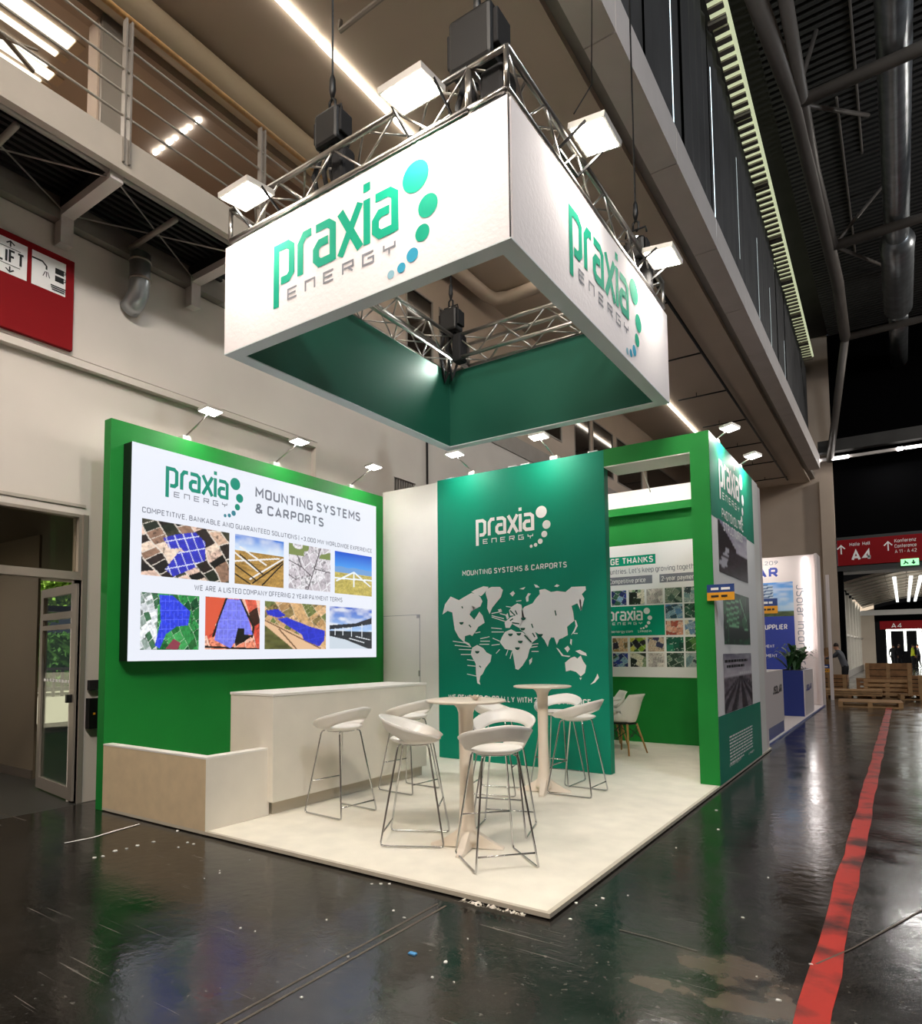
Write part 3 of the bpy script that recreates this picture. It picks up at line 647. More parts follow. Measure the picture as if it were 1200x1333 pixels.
# ------------------------------------------------------------------ catwalk on the left wall
cw = thing('catwalk', 'grey steel maintenance catwalk with railing high on the left wall', 'catwalk', (-4.5, -2, 5.8))
MB().box((-3.98, -6.5, 5.79), (-3.90, 1.55, 6.10)).build('fascia', 'steel_paint', cw)
MB().box((-5.0, -6.5, 6.0), (-3.98, 1.55, 6.04)).build('deck', 'deck_black', cw)
mb = MB()
for i in range(11): mb.box((-4.95+i*.088, -6.5, 5.95), (-4.91+i*.088, 1.55, 6.0))
o = mb.build('deck_rib', 'deck_black', cw); o['kind'] = 'stuff'
MB().box((-5.0, -6.5, 5.68), (-4.88, 1.55, 5.80)).build('wall_channel', 'steel_grey', cw)
for y in (-3.23, -1.77, -.31, 1.15):
    MB().box((-4.98, y-.06, 5.72), (-3.98, y+.06, 5.80)).build('bracket', 'beam_white', cw)
    MB().box((-4.98, y-.02, 5.80), (-3.98, y+.02, 5.95)).build('bracket_web', 'deck_black', cw)
    MB().box((-4.98, y-.06, 5.45), (-4.86, y+.06, 5.72)).build('bracket_foot', 'beam_white', cw)
MB().tube([(-4.02, -6.5, 5.80), (-4.02, 1.5, 5.80)], .028, 8).build('cable_pipe', 'steel_grey', cw, True)
for (y0, y1) in ((-.31, 1.15), (-1.77, -.31)):
    MB().tube([(-4.05, y0+.05, 5.76), (-4.85, y1-.05, 5.76)], .008, 5).build('tension_rod', 'alu', cw)
    MB().tube([(-4.85, y0+.05, 5.76), (-4.05, y1-.05, 5.76)], .008, 5).build('tension_rod', 'alu', cw)
    MB().tube([(-4.86, (y0+y1)/2-.08, 5.74), (-4.05, (y0+y1)/2-.08, 5.74)], .028, 8).build('cross_pipe', 'steel_grey', cw, True)
for y in (-3.3, -1.8, -.28, 1.28):
    MB().box((-3.93, y-.035, 5.86), (-3.87, y-.018, 7.22)).build('railing_post', 'steel_grey', cw)
    MB().box((-3.93, y+.018, 5.86), (-3.87, y+.035, 7.22)).build('railing_post', 'steel_grey', cw)
for z in (6.3, 6.52, 6.74, 6.96):
    MB().tube([(-3.9, -6.5, z), (-3.9, 2.2, z)], .012, 6).build('railing_bar', 'steel_paint', cw, True)
MB().tube([(-3.9, -6.5, 7.25), (-3.9, 2.4, 7.25)], .028, 8).build('handrail', 'wood', cw, True)
MB().box((-5.3, .14, 6.3), (-5.15, .40, 8.4)).build('wall_column', 'steel_grey', cw)
# duct elbow below the catwalk
t = thing('duct_elbow', 'short grey round duct elbow on the white wall under the catwalk', 'duct', (-4.85, .4, 5.2))
MB().tube([(-4.80, .42, 5.68), (-4.80, .42, 5.42), (-4.82, .42, 5.27), (-4.90, .42, 5.19), (-4.99, .42, 5.15)], .105, 16).build('pipe', 'duct', t, True)
for z in (5.6, 5.40): MB().lathe([(.11, -.012), (.116, 0), (.11, .012)], (-4.80, .42, z), 18).build('seam_ring', 'steel_grey', t, True)
# skylight panes in the corridor ceiling behind the upper windows
t = thing('skylight', 'bright striped skylight behind the upper wall windows', 'skylight', (-6.6, -.5, ZS-.03))
for i, (x0, x1, ye) in enumerate(((-6.33, -6.14, .47), (-6.55, -6.47, .43), (-6.78, -6.74, .44), (-6.97, -6.82, .55), (-7.26, -7.05, .50))):
    MB().box((x0, -3, ZS-.03), (x1, ye-.14, ZS-.01)).build('pane', 'sky_pane', t)
    MB().box((x0-.01, ye-.13, ZS-.03), (x1+.01, ye-.02, ZS-.012)).build('end_pane', 'pipe_cream', t)
MB().tube([(-6.9, -2.2, ZS-.1), (-6.5, -.6, ZS-.1), (-6.9, .2, ZS-.1)], .03, 6).build('bar', 'steel_grey', t)
MB().tube([(-6.5, -2.2, ZS-.1), (-6.9, -.6, ZS-.1), (-6.55, .1, ZS-.1)], .02, 6).build('bar', 'steel_grey', t)
for i in range(7):
    x = -7.04+i*.165; w = .10 if i % 2 == 0 else .05
    o = MB().box((x, 1.92, ZS-.03), (x+w, 1.96, ZS-.01)).build('slot_lamp', 'small_face')
    tag(o, 'tiny light slot in the dashed row behind the railing', 'light', 'dashed row of light slots')
# downpipe + vent in the left wall
o = MB().tube([(-4.95, 5.86, 0.1), (-4.95, 5.86, 5.6)], .02, 8).build('downpipe', 'black', None, True); tag(o, 'thin dark vertical pipe on the white wall behind the stand', 'pipe')
t = thing('wall_vent', 'dark louvred vent in the white wall behind the stand', 'vent', (-5.05, 5.3, 4.1))
MB().box((-5.1, 5.0, 4.05), (-5.06, 5.6, 4.30)).build('backing', 'black', t)
for i in range(9): MB().box((-5.06, 5.03+i*.065, 4.06), (-5.02, 5.05+i*.065, 4.29)).build('slat', 'steel_grey', t)

# ------------------------------------------------------------------ door, transom and lobby
fr = M
t = struct(MB().box((-5.20, -4.2, 2.20), (-5.06, DY, 2.28)).build('window_frame_1', 'door_metal'))
MB().box((-5.16, -4.2, 2.86-.03), (-5.06, DY, 2.86)).build('rail', 'door_metal', t)
MB().box((-5.16, DY-.035, 2.28), (-5.06, DY, 2.83)).build('rail', 'door_metal', t)
sbox('window_30', (-5.12, -4.2, 2.28), (-5.11, DY-.035, 2.83), 'dark_glass')
sbox('trim_10', (-5.2, DY, 0), (-5.04, DY+.05, 2.86), 'door_metal')
d1 = struct(MB().box((-6.18, .0, .02), (-6.09, .05, 2.17)).build('door_1', 'door_metal'))
MB().box((-5.22, .0, .02), (-5.10, .05, 2.17)).build('stile', 'door_metal', d1)
for z0, z1 in ((.02, .14), (1.83, 1.90), (2.08, 2.17), (1.72, 1.77)): MB().box((-6.09, .0, z0), (-5.22, .05, z1)).build('rail', 'door_metal', d1)
MB().box((-6.09, .02, .14), (-5.22, .03, 2.08)).build('pane', 'glass', d1)
MB().box((-5.19, -.05, .98), (-5.15, .0, 1.06)).build('door_handle', 'black', d1)
for i in range(9): MB().box((-6.05+i*.09, .015, 1.17), (-6.0+i*.09, .019, 1.20)).build('dot_marking', 'white_print', d1)
th = math.radians(-8); px_, py_ = -5.12, .02
d1.location = (px_-(math.cos(th)*px_-math.sin(th)*py_), py_-(math.sin(th)*px_+math.cos(th)*py_), 0); d1.rotation_euler = (0, 0, th)
# lobby
sbox('floor_lobby', (-12.0, -9, -.1), (-5.0, 9, -.001), 'lobby_floor')
sbox('wall_lobby', (-12, .40, 0), (-6.80, .43, 2.9), 'lobby')
sbox('baseboard_lobby', (-12, .38, 0), (-6.80, .40, .10), 'dark_edge')
sbox('ceiling_lobby', (-12, -9, 2.9), (-5.25, 9, 3.0), 'lobby')
sbox('wall_lobby_end', (-12, 8.8, 0), (-5.25, 9, 2.9), 'lobby')
for i, (x, y) in enumerate(((-6.4, -1.1), (-6.7, -.5), (-7.6, -.9))):
    o = MB().box((x, y, 2.87), (x+.30, y+.05, 2.9)).build('downlight', 'small_face'); tag(o, 'small lamp in the lobby ceiling seen through the transom glass', 'light', 'lobby ceiling lamps')
t = thing('ceiling_grille', 'dark slatted grille in the lobby ceiling behind the transom', 'grille', (-6.6, -1.2, 2.85))
for i in range(8): MB().box((-7.4+i*.17, -2.6, 2.84), (-7.33+i*.17, -.55, 2.89)).build('slat', 'deck_black', t)
# outdoors beyond the lobby
sbox('ground_outdoor', (-60, -30, -.15), (-12.0, 60, -.02), 'paving')
sbox('trim_11', (-12.1, .5, 0), (-12.0, 9, .12), 'steel_grey'); sbox('trim_12', (-12.1, .5, 2.3), (-12.0, 9, 2.42), 'steel_grey')
def foliage(mb, c, r, n, leaf, seed, squash=(1, 1, 1)):
    q = random.Random(seed)
    for i in range(n):
        d = Vector((q.gauss(0, 1), q.gauss(0, 1), q.gauss(0, 1))).normalized()*(r*(.6+.4*q.random()))
        p = Vector(c)+Vector((d.x*squash[0], d.y*squash[1], d.z*squash[2])); a = Vector((q.gauss(0, 1), q.gauss(0, 1), q.gauss(0, 1))).normalized(); b = a.orthogonal().normalized()
        a *= leaf; b *= leaf*.6; mb.add([p-a, p+b, p+a, p-b], [(0, 1, 2, 3)])
    return mb
hp = hit(75, 905, 2, 0)
mb = MB()
q = random.Random(3)
for i in range(9000):
    x = hp.x-q.random()*1.2; y = hp.y-7+q.random()*14; z = .35+q.random()*1.9; p = Vector((x, y, z)); a = Vector((q.gauss(0, 1), q.gauss(0, 1), q.gauss(0, 1))).normalized(); b = a.orthogonal().normalized()*.06; a *= .1
    mb.add([p-a, p+b, p+a, p-b], [(0, 1, 2, 3)])
mb.box((hp.x-1.1, hp.y-7, .3), (hp.x-.1, hp.y+7, 2.15))
o = mb.build('hedge', 'hedge'); tag(o, 'clipped green hedge outdoors seen through the glass door', 'hedge')
t = thing('fence', 'low white picket fence before the hedge outside the glass door', 'fence', (hp.x+.4, hp.y, 0))
for i in range(26): MB().box((hp.x+.38, hp.y-4+i*.3, -.02), (hp.x+.42, hp.y-3.9+i*.3, .95)).build('picket', 'nave_dark', t)
MB().box((hp.x+.36, hp.y-4, .9), (hp.x+.44, hp.y+4, 1.0)).build('rail', 'nave_dark', t)
for j, (dx, dy, h, r) in enumerate(((-3.5, -3.4, 3.9, 1.9), (-4.5, .9, 4.3, 2.1), (-6, 5.8, 4.5, 2.3))):
    t = thing('tree', ['sunlit tree nearest the hedge gap outside the glass door', 'broader sunlit tree behind the hedge outside', 'tree furthest right behind the hedge outside'][j], 'tree', (hp.x+dx, hp.y+dy, 0))
    MB().tube([(hp.x+dx, hp.y+dy, 0), (hp.x+dx+.1, hp.y+dy, h*.5), (hp.x+dx-.1, hp.y+dy+.1, h)], [.12, .09, .04], 8).build('trunk', 'pipe_cream', t, True)
    o = foliage(MB(), (hp.x+dx, hp.y+dy, h), r, 4200, .13, j, (1, 1, .8)).build('crown', 'tree_leaf', t); o['kind'] = 'stuff'
sl = bpy.data.lights.new('sun', 'SUN'); sl.energy = 5; sl.angle = .01; sl.color = (1, .96, .86); so = bpy.data.objects.new('sun', sl); C.objects.link(so)
so.rotation_euler = Vector((-.25, .75, -.6)).to_track_quat('-Z', 'Y').to_euler()
# door frame control boxes on the jamb next to the stand
t = thing('wall_switch', 'small black switch box on the wall beside the green display wall', 'switch', (-5.0, .13, 1.2))
MB().box((-5.05, .10, 1.10), (-5.0, .24, 1.20)).build('upper_box', 'black_soft', t); MB().box((-5.05, .09, .72), (-4.98, .27, 1.02)).build('lower_box', 'black', t)
MB().box((-4.98, .13, .86), (-4.975, .15, .88)).build('indicator', 'tag_orange', t)

# ================================================================== FLOOR THINGS
mb = MB(); L_ = []; R_ = []; y = -3.0; q = random.Random(5)
while y < 17: L_.append((1.215+q.uniform(-.008, .008), y)); R_.append((1.335+q.uniform(-.008, .008), y)); y += .35
nL = len(L_); mb.add([(x, y, .003) for x, y in L_+R_], [(i, nL+i, nL+i+1, i+1) for i in range(nL-1)])
o = mb.build('floor_marking_line', 'red_line'); tag(o, 'long worn red line painted on the dark floor along the aisle', 'floor marking')
p = hit(575, 1178, 2, 0); p2 = hit(300, 1333, 2, 0)
sbox('trim_20', (p.x-.035, -4, 0), (p.x-.022, p.y, .002), 'dark_edge'); sbox('trim_21', (p.x+.022, -4, 0), (p.x+.035, p.y, .002), 'dark_edge')
p = hit(60, 1075, 2, 0); sbox('trim_22', (-12, p.y-.02, 0), (-4.75, p.y-.008, .002), 'dark_edge'); sbox('trim_23', (-12, p.y-.22, 0), (-4.75, p.y-.208, .002), 'dark_edge')
def ribbon(name, pts, w, m, label, cat, z=.004):
    mb = MB(); n = len(pts); P = [Vector((*p, z)) for p in pts]; vs = []
    for i, p in enumerate(P):
        d = (P[min(i+1, n-1)]-P[max(i-1, 0)]).normalized(); s = Vector((-d.y, d.x, 0))*w*(.6+.6*rnd.random()); vs += [p+s, p-s]
    mb.add(vs, [(2*i, 2*i+1, 2*i+3, 2*i+2) for i in range(n-1)]); o = mb.build(name, m); tag(o, label, cat); return o
P2 = lambda px, py: tuple(hit(px, py, 2, 0))[:2]
ribbon('tape_strip', [P2(84, 1098), P2(120, 1091), P2(150, 1082), P2(182, 1073)], .014, 'paper', 'long pale adhesive strip stuck on the dark floor by the corner box', 'tape')
ribbon('scuff_line', [P2(806, 1211), P2(850, 1222), P2(908, 1239)], .004, 'dark_edge', 'faint straight grey scuff line on the floor right of the platform', 'scuff mark')
ribbon('scuff_line', [P2(1062, 1256), P2(1110, 1235), P2(1170, 1202), P2(1200, 1185)], .006, 'dark_edge', 'long grey scuff crossing the red line at the lower right', 'scuff mark')
q = random.Random(11)
for (px, py, s) in ((231, 1082, 3.5), (150, 1108, 5), (165, 1105, 3), (179, 1101, 4), (200, 1096, 4), (123, 1117, 4), (134, 1115, 3), (244, 1097, 3), (252, 1099, 3), (232, 1103, 2), (286, 1137, 2), (286, 1134, 1.5), (266, 1144, 1.5), (313, 1209, 3), (332, 1213, 2), (325, 1120, 1.5), (393, 1299, 3.5), (526, 1195, 3), (512, 1186, 2.5), (580, 1253, 4.5), (563, 1273, 3), (591, 1279, 2), (609, 1223, 1.5), (484, 1151, 3), (496, 1151, 4), (507, 1151, 3), (425, 1198, 2), (453, 1246, 3), (967, 1195, 2.5), (1013, 1303, 4), (1056, 1256, 3), (932, 1055, 2.5), (750, 1176, 4), (785, 1170, 4), (776, 1179, 2.5), (742, 1197, 3), (1000, 1143, 2), (985, 1272, 1.5), (935, 1080, 2), (880, 1104, 2), (817, 1166, 1.5)):
    p = hit(px, py, 2, 0); d = (p-CAM).length; r = s/871*d*.8; mb = MB(); k = 5; a0 = q.random()*3
    pts = [(p.x+r*(1 if j % 2 else .6)*math.cos(a0+j*6.283/k)*1.0, p.y+r*.7*math.sin(a0+j*6.283/k)) for j in range(k)]
    top = [(x, y, .003+q.random()*.004) for x, y in pts]; bot = [(x, y, .0005) for x, y in pts]
    mb.add(bot+top, [tuple(range(k, 2*k)), tuple(range(k-1, -1, -1))]+[(j, (j+1) % k, k+(j+1) % k, k+j) for j in range(k)])
    o = mb.build('paper_scrap', 'paper'); tag(o, 'tiny pale scrap of packing litter lying on the dark floor', 'litter', 'scraps of packing litter')
p = hit(537, 1242, 2, 0); o = MB().box((p.x-.02, p.y-.012, .0005), (p.x+.02, p.y+.012, .006)).build('paper_scrap', 'blue_scrap'); tag(o, 'light blue scrap on the floor before the platform', 'litter')
# torn film at the platform edge
mb = MB(); q = random.Random(4)
for i in range(60):
    t_ = i/59; px = 600+t_*85; py = 1174+t_*20; p = hit(px, py, 2, .01); a = Vector((q.uniform(-1, 1), q.uniform(-1, 1), q.uniform(0, .6)))*.03*(1-.5*t_); b = Vector((q.uniform(-1, 1), q.uniform(-1, 1), q.uniform(0, .5)))*.02
    p += Vector((0, -.01, .006)); mb.add([p, p+a, p+a+b, p+b], [(0, 1, 2, 3)])
o = mb.build('torn_film', 'film'); tag(o, 'crumpled torn white film sticking out under the platform edge', 'litter')

# ================================================================== THE STAND
PT = .035
pf = thing('stand_platform', 'cream carpeted low stand platform with pale metal edge', 'platform', (-2.3, 3, 0))
MB().box((-4.54, .03, .012), (-.03, 7.5, PT-.003)).build('carpet', 'carpet', pf)
MB().box((-4.54, 0, .01), (0, .03, PT)).build('edge_trim', 'platform_edge', pf); MB().box((-.03, .03, .01), (0, 7.5, PT)).build('edge_trim', 'platform_edge', pf)
MB().box((-4.54, .02, 0), (-.02, 7.5, .01)).build('underlay', 'dark_edge', pf)

# left display wall
XLW = -4.54
o = MB().box((-4.66, 0, 0.0), (XLW, 4.15, 3.745)).build('display_wall', 'green', None, bevel=.004)
tag(o, 'tall green display wall behind the bright screen', 'display wall')
sc = thing('led_screen', 'large glowing white screen with photos on the green wall', 'screen', (-4.45, 2, 1.39))
MB().box((XLW, .133, 1.39), (-4.395, 3.81, 3.518)).build('casing', 'black', sc)
FL = Frame(0, -4.39)
sc = MB().box((-4.395, .133, 1.39), (-4.39, 3.81, 3.518)).build('screen_surface', 'led_white', sc)
f = crop(160, 560, 3.4286)
for (tl, br, fn) in (((85,392),(472,682),P_aerial1), ((500,462),(716,705),P_rows), ((740,502),(925,723),P_grey), ((945,538),(1110,743),P_blue),
                     ((80,722),(337,980),P_green), ((368,742),(609,978),P_orange), ((633,762),(905,977),P_lake), ((922,785),(1110,975),P_carport)):
    a = FL.uv(*f(*tl)); b = FL.uv(*f(*br)); picture(FL, a[0], a[1], b[0], b[1], fn, 'led_picture', sc, 120)
tpx(FL, f, 'MOUNTING SYSTEMS', (590,300), (1058,408), (590,254), 'led_text', sc, off=.028)
tpx(FL, f, '& CARPORTS', (590,370), (895,432), (590,326), 'led_text', sc, off=.028)
tpx(FL, f, 'COMPETITIVE, BANKABLE AND GUARANTEED SOLUTIONS | +3,000 MW WORLDWIDE EXPERIENCE', (85,365), (1110,549), (85,340), 'led_text', sc, off=.017)
tpx(FL, f, 'WE ARE A LISTED COMPANY OFFERING 2 YEAR PAYMENT TERMS', (318,713), (978,769), (318,688), 'led_text', sc, off=.017)
a = FL.uv(*f(190, 250)); b = FL.uv(*f(468, 302)); logo(FL, a[0], a[1], (b[0]-a[0])/3.7, 'led_teal', 'led_text', ['led_teal', 'led_teal', 'led_teal', 'led_blue', 'led_blue', 'led_blue'], sc)

# back walls
YB = 4.15
o = MB().box((XLW, YB, PT), (-3.57, YB+.1, 3.805)).build('storage_wall', 'white'); tag(o, 'plain white storage wall with a flush door beside the teal wall', 'wall panel')
dr = Frame(1, YB)
fd = MB().box((-4.535, YB-.006, PT), (-3.885, YB, 1.975)).build('flush_door', 'white', o)
MB().box((-3.93, YB-.012, 1.93), (-3.885, YB-.006, 1.975)).build('hinge', 'alu', fd); MB().box((-3.905, YB-.012, 1.12), (-3.885, YB-.006, 1.2)).build('handle', 'alu', fd)
MB().box((-3.885, YB-.002, PT), (-3.88, YB, 1.98)).build('joint', 'grey_print', o); MB().box((-4.535, YB-.002, 1.975), (-3.88, YB, 1.98)).build('joint', 'grey_print', o)
tw = MB().box((-3.565, YB-.002, PT), (-1.175, YB+.12, 3.83)).build('graphic_wall', 'teal'); tag(tw, 'teal wall printed with a white world map and logo', 'display wall')
FB = Frame(1, YB-.003); f = crop(480, 560, 3.75)
a = FB.uv(*f(524, 522)); b = FB.uv(*f(805, 471)); logo(FB, a[0], a[1], (b[0]-a[0])/3.7, 'white_print', 'white_print', 'white_print', tw)
tpx(FB, f, 'MOUNTING SYSTEMS & CARPORTS', (457,714), (967,668), (457,688), 'white_print', tw, off=.03)
f4 = crop(540, 900, 4)
tpx(FB, f4, 'WE DEVELOP GLOBALLY WITH 2 YEARS FINANCE', (175,46), (918,72), (175,17), 'white_print', tw, off=.03)
LAND = [
 [(360,900),(372,850),(400,812),(440,830),(470,812),(500,795),(530,800),(545,815),(555,835),(545,860),(522,872),(500,885),(492,900),(515,925),(528,905),(540,885),(556,905),(566,940),(535,960),(520,985),(505,1005),(495,998),(470,1005),(468,1030),(490,1040),(500,1058),(470,1040),(440,1012),(420,975),(413,930),(408,890),(385,882)],
 [(575,775),(600,765),(640,765),(655,780),(645,815),(620,845),(602,868),(590,898),(578,870),(580,830),(570,795)],
 [(500,790),(520,778),(560,762),(585,765),(572,785),(560,800),(548,810),(525,802)], [(500,858),(520,862),(512,878)], [(630,876),(645,872),(650,880),(636,886)],
 [(505,1062),(530,1048),(560,1065),(575,1085),(600,1098),(594,1130),(570,1160),(556,1190),(545,1200),(540,1225),(545,1242),(530,1235),(524,1190),(522,1140),(498,1095)],
 [(640,1035),(650,1010),(665,985),(695,972),(720,985),(750,985),(775,1005),(800,1045),(785,1070),(775,1110),(750,1150),(730,1170),(716,1165),(708,1115),(700,1075),(665,1068)],
 [(783,1122),(798,1110),(796,1132),(785,1146)],
 [(663,940),(672,930),(690,915),(712,905),(690,905),(685,880),(700,860),(725,845),(745,852),(752,880),(760,920),(742,950),(735,965),(720,958),(700,945),(688,965),(668,965)],
 [(668,905),(678,892),(684,915),(675,925)],
 [(745,880),(760,862),(800,845),(815,822),(835,800),(832,780),(860,775),(890,790),(920,785),(960,790),(990,765),(1058,762),(1060,780),(1040,800),(1052,822),(1038,880),(1030,870),(1018,845),(990,858),(998,890),(1003,930),(985,945),(968,960),(972,1000),(945,1015),(930,1020),(918,1048),(905,1012),(890,1012),(880,1030),(874,1058),(858,1025),(835,998),(812,985),(825,1015),(792,1042),(775,1018),(762,990),(738,972),(735,955),(752,925)],
 [(958,1135),(985,1112),(1005,1105),(1018,1115),(1035,1100),(1045,1125),(1062,1150),(1055,1185),(1035,1202),(1012,1180),(985,1172),(962,1178)], [(1028,1208),(1040,1208),(1034,1220)],
 [(1082,1242),(1100,1222),(1112,1200),(1116,1188),(1124,1208),(1104,1232)], [(915,1062),(925,1066),(950,1098),(985,1102),(978,1108),(942,1102)],
 [(955,1065),(972,1052),(982,1068),(970,1085)], [(1008,1078),(1030,1072),(1060,1088),(1065,1102),(1035,1095)], [(988,1000),(1002,975),(1010,955),(1005,925),(1012,930),(1020,955),(1005,985)],
 [(688,798),(705,785),(714,796),(702,812)], [(770,838),(766,818),(778,795),(792,798),(780,812),(780,835)], [(806,752),(822,756),(834,768),(815,768)], [(735,775),(750,770),(765,765),(755,778)], [(905,762),(918,752),(932,758),(920,766)],
 [(1028,828),(1034,826),(1040,870),(1034,882)], [(985,1018),(992,1022),(990,1050),(982,1040)]]
for P in LAND:
    MB().add([FB.p(*FB.uv(*f(*q)), .002) for q in P], [tuple(range(len(P)-1, -1, -1))]).build('map_shape', 'white_print', tw)
for (x, y) in ((453,937),(530,1078),(755,915),(752,965),(692,993),(733,990),(740,1028),(726,1060),(838,995)):
    u, v = FB.uv(*f(x, y)); R = .034
    MB().add([FB.p(u+R*math.cos(t), v+R*math.sin(t), .004) for t in [math.pi+math.pi*j/12 for j in range(13)]], [tuple(range(13))]).build('map_pin', 'teal_dark', tw)
mb = MB()
for (x0, y0, x1, y1) in ((410,1030,480,1040),(420,1050,500,1058),(440,1070,505,1072),(450,1095,505,1095),(480,1120,520,1125),(482,1148,522,1152),(480,1190,525,1200),(545,1018,590,1008),(545,1030,592,1030),(540,1045,588,1045),(520,990,545,985),(600,905,660,920),(600,895,650,885),(598,965,650,970),(600,985,660,985),(605,1015,640,1030),(600,1050,640,1045),(622,1090,640,1070),(670,1100,680,1072),(690,1115,700,1080),(640,895,680,905),(720,835,745,832),(670,860,700,865),(790,1060,825,1055),(795,1080,830,1080),(800,1045,828,1042),(1000,992,1020,992),(600,912,670,935)):
    a = FB.uv(*f(x0, y0)); b = FB.uv(*f(x1, y1)); stroke(mb, FB, [a, b], .011, .002)
mb.build('callout_line', 'white_print', tw)
mb = MB()
for (x0, y0, x1, y1) in ((690,880,715,905),(715,880,725,900),(700,940,735,945),(795,945,802,965),(760,1000,795,1035),(800,990,812,1010),(910,880,915,905),(490,950,500,962),(455,860,460,870),(540,1150,548,1158),(690,930,705,920)):
    a = FB.uv(*f(x0, y0)); b = FB.uv(*f(x1, y1)); stroke(mb, FB, [a, b], .016, .004)
mb.build('border_line', 'teal_dark', tw)

# green portal frame and the stand's right-hand side wall
pt = thing('portal_frame', 'green portal frame with a white soffit beside the teal wall', 'portal', (-.6, YB, PT))
MB().box((-.2, YB, PT), (0, YB+.45, 3.63)).build('post', 'green', pt)
MB().box((-1.175, YB, 3.63), (0, YB+.45, 3.835)).build('lintel', 'green', pt)
MB().box((-1.175, YB+.003, 3.618), (-.2, YB+.45, 3.63)).build('lintel_soffit', 'white', pt)
sw = thing('side_wall', 'tall side wall with teal graphics and photo posters facing the aisle', 'display wall', (-.03, 5.5, PT))
MB().box((-.12, YB+.45, PT), (0, 6.68, 3.835)).build('wall_body', 'white', sw)
FS = Frame(0, .0015); g = crop(900, 600, 3.92)
y0, y1 = YB+.004, 6.68
def zz(px, py): return hit(px, py, 0, 0).z
rect(FS, y0, PT, y1, 3.835, 'white_print', sw, 'printed_sheet', 0)
rect(FS, y0, zz(923, 668), y1, 3.835, 'teal', sw, 'printed_field'); rect(FS, y0, PT, y1, hit(933, 934, 0, 0).z, 'teal', sw, 'printed_field')
for (tl, br, fn) in (((132,290),(288,625),P_carport_dark), ((158,655),(300,938),P_forest), ((160,985),(312,1240),P_solarfield)):
    a = FS.uv(*g(*tl)); b = FS.uv(*g(*br)); picture(FS, a[0], a[1], b[0], b[1], fn, 'print_picture', sw, 70, n=.003)
c7 = crop(760, 540, 2.7208)
a = FS.uv(*c7(478, 248)); b = FS.uv(*c7(548, 300)); logo(FS, a[0], a[1], (b[0]-a[0])/3.7, 'white_print', 'white_print', 'white_print', sw, n=.005)
tpx(FS, c7, 'PHOTOVOLTAIC', (487,368), (562,414), (487,334), 'white_print', sw, off=.02, n=.006)
tpx(FS, c7, 'STRUCTURES', (492,412), (560,452), (492,380), 'white_print', sw, off=.02, n=.006)
c8 = crop(880, 920, 5.4545)
def dashes(fr, u0, u1, v, h, m, parent, seed, n=.004):
    q = random.Random(seed); mb = MB(); u = u0
    while u < u1-.02:
        w = min(q.uniform(.05, .16), u1-u); mb.add([fr.p(u, v, n), fr.p(u+w, v, n), fr.p(u+w, v+h, n), fr.p(u, v+h, n)], [(0, 1, 2, 3)]); u += w+.025
    mb.build('text_line', m, parent)
a = FS.uv(*c8(372, 100)); b = FS.uv(*c8(535, 40))
for i in range(9): dashes(FS, a[0], b[0]-(.6 if i == 8 else 0), .475-i*.036, .018, 'white_print', sw, i)
a = FS.uv(*c8(380, 435)); b = FS.uv(*c8(460, 385)); text(FS, 'praxiaenergy.com', a[0], a[1]+.01, b[0]-a[0], .035, 'white_print', sw, off=.01)
a = FS.uv(*c8(515, 340)); text(FS, 'Linked in', a[0], a[1], .35, .03, 'white_print', sw, off=.01)
for i in range(2):
    a = FS.uv(*g(168, 1030+i*28)); dashes(FS, a[0]+.1*i, a[0]+1.3-.2*i, a[1], .03, 'black_print', sw, 20+i, .005)
for i in range(9): dashes(FS, 5.35+.08*i, 5.38+.08*i, 1.16, .03, 'white_print', sw, 40+i, .005)
# white end panels of the side wall
o = MB().box((-.12, 6.68, .02), (-.01, 7.18, 3.85)).build('end_panel', 'white'); tag(o, 'narrow white end panel closing the side wall towards the next stand', 'wall panel')
o = MB().box((-.14, 7.2, .02), (-.03, 7.50, 3.85)).build('end_panel', 'pinkish'); tag(o, 'second thin white panel just behind the narrow end panel', 'wall panel')
# meeting room behind the portal
YR = 7.09
rw = MB().box((-3.5, YR, PT), (-.15, YR+.1, 3.80)).build('room_wall', 'green'); tag(rw, 'green rear wall of the meeting room carrying the thank-you poster', 'display wall')
MB().box((-3.5, YR-.12, 3.60), (-.13, YR, 3.72)).build('ledge', 'green', rw)
o = MB().box((-3.5, YR-.10, 3.72), (-.15, YR-.001, 3.98)).build('light_fascia', 'white'); tag(o, 'brightly lit white fascia above the meeting room', 'fascia')
o = MB().box((-3.6, YB+.1, PT), (-3.5, YR+.1, 3.8)).build('partition', 'white'); tag(o, 'white partition between storage and the meeting room', 'wall panel')
FR = Frame(1, YR-.012); ps = MB().box((-3.2, YR-.012, 1.04), (-.30, YR, 3.135)).build('poster', 'white_print'); tag(ps, 'large white thank-you poster with a grid of photo tiles', 'poster')
h6 = crop(760, 680, 6.0606)
def ru(x, y): return FR.uv(*h6(x, y))
a = ru(563, 248); b = ru(563, 325); rect(FR, a[0], a[1], ru(50, 300)[0], b[1], 'teal_print', ps, 'title_box')
a = ru(545, 312); b = ru(545, 262); text(FR, 'A HUGE THANKS', ru(75, 312)[0], a[1], ru(547, 312)[0]-ru(75, 312)[0], b[1]-a[1], 'white_print', ps, off=.03)
a = ru(165, 413); b = ru(914, 366); tt = ru(165, 378); text(FR, "countries. Let's keep growing together", a[0], (a[1]+b[1])/2, b[0]-a[0], .085, 'grey_print', ps, off=.005)
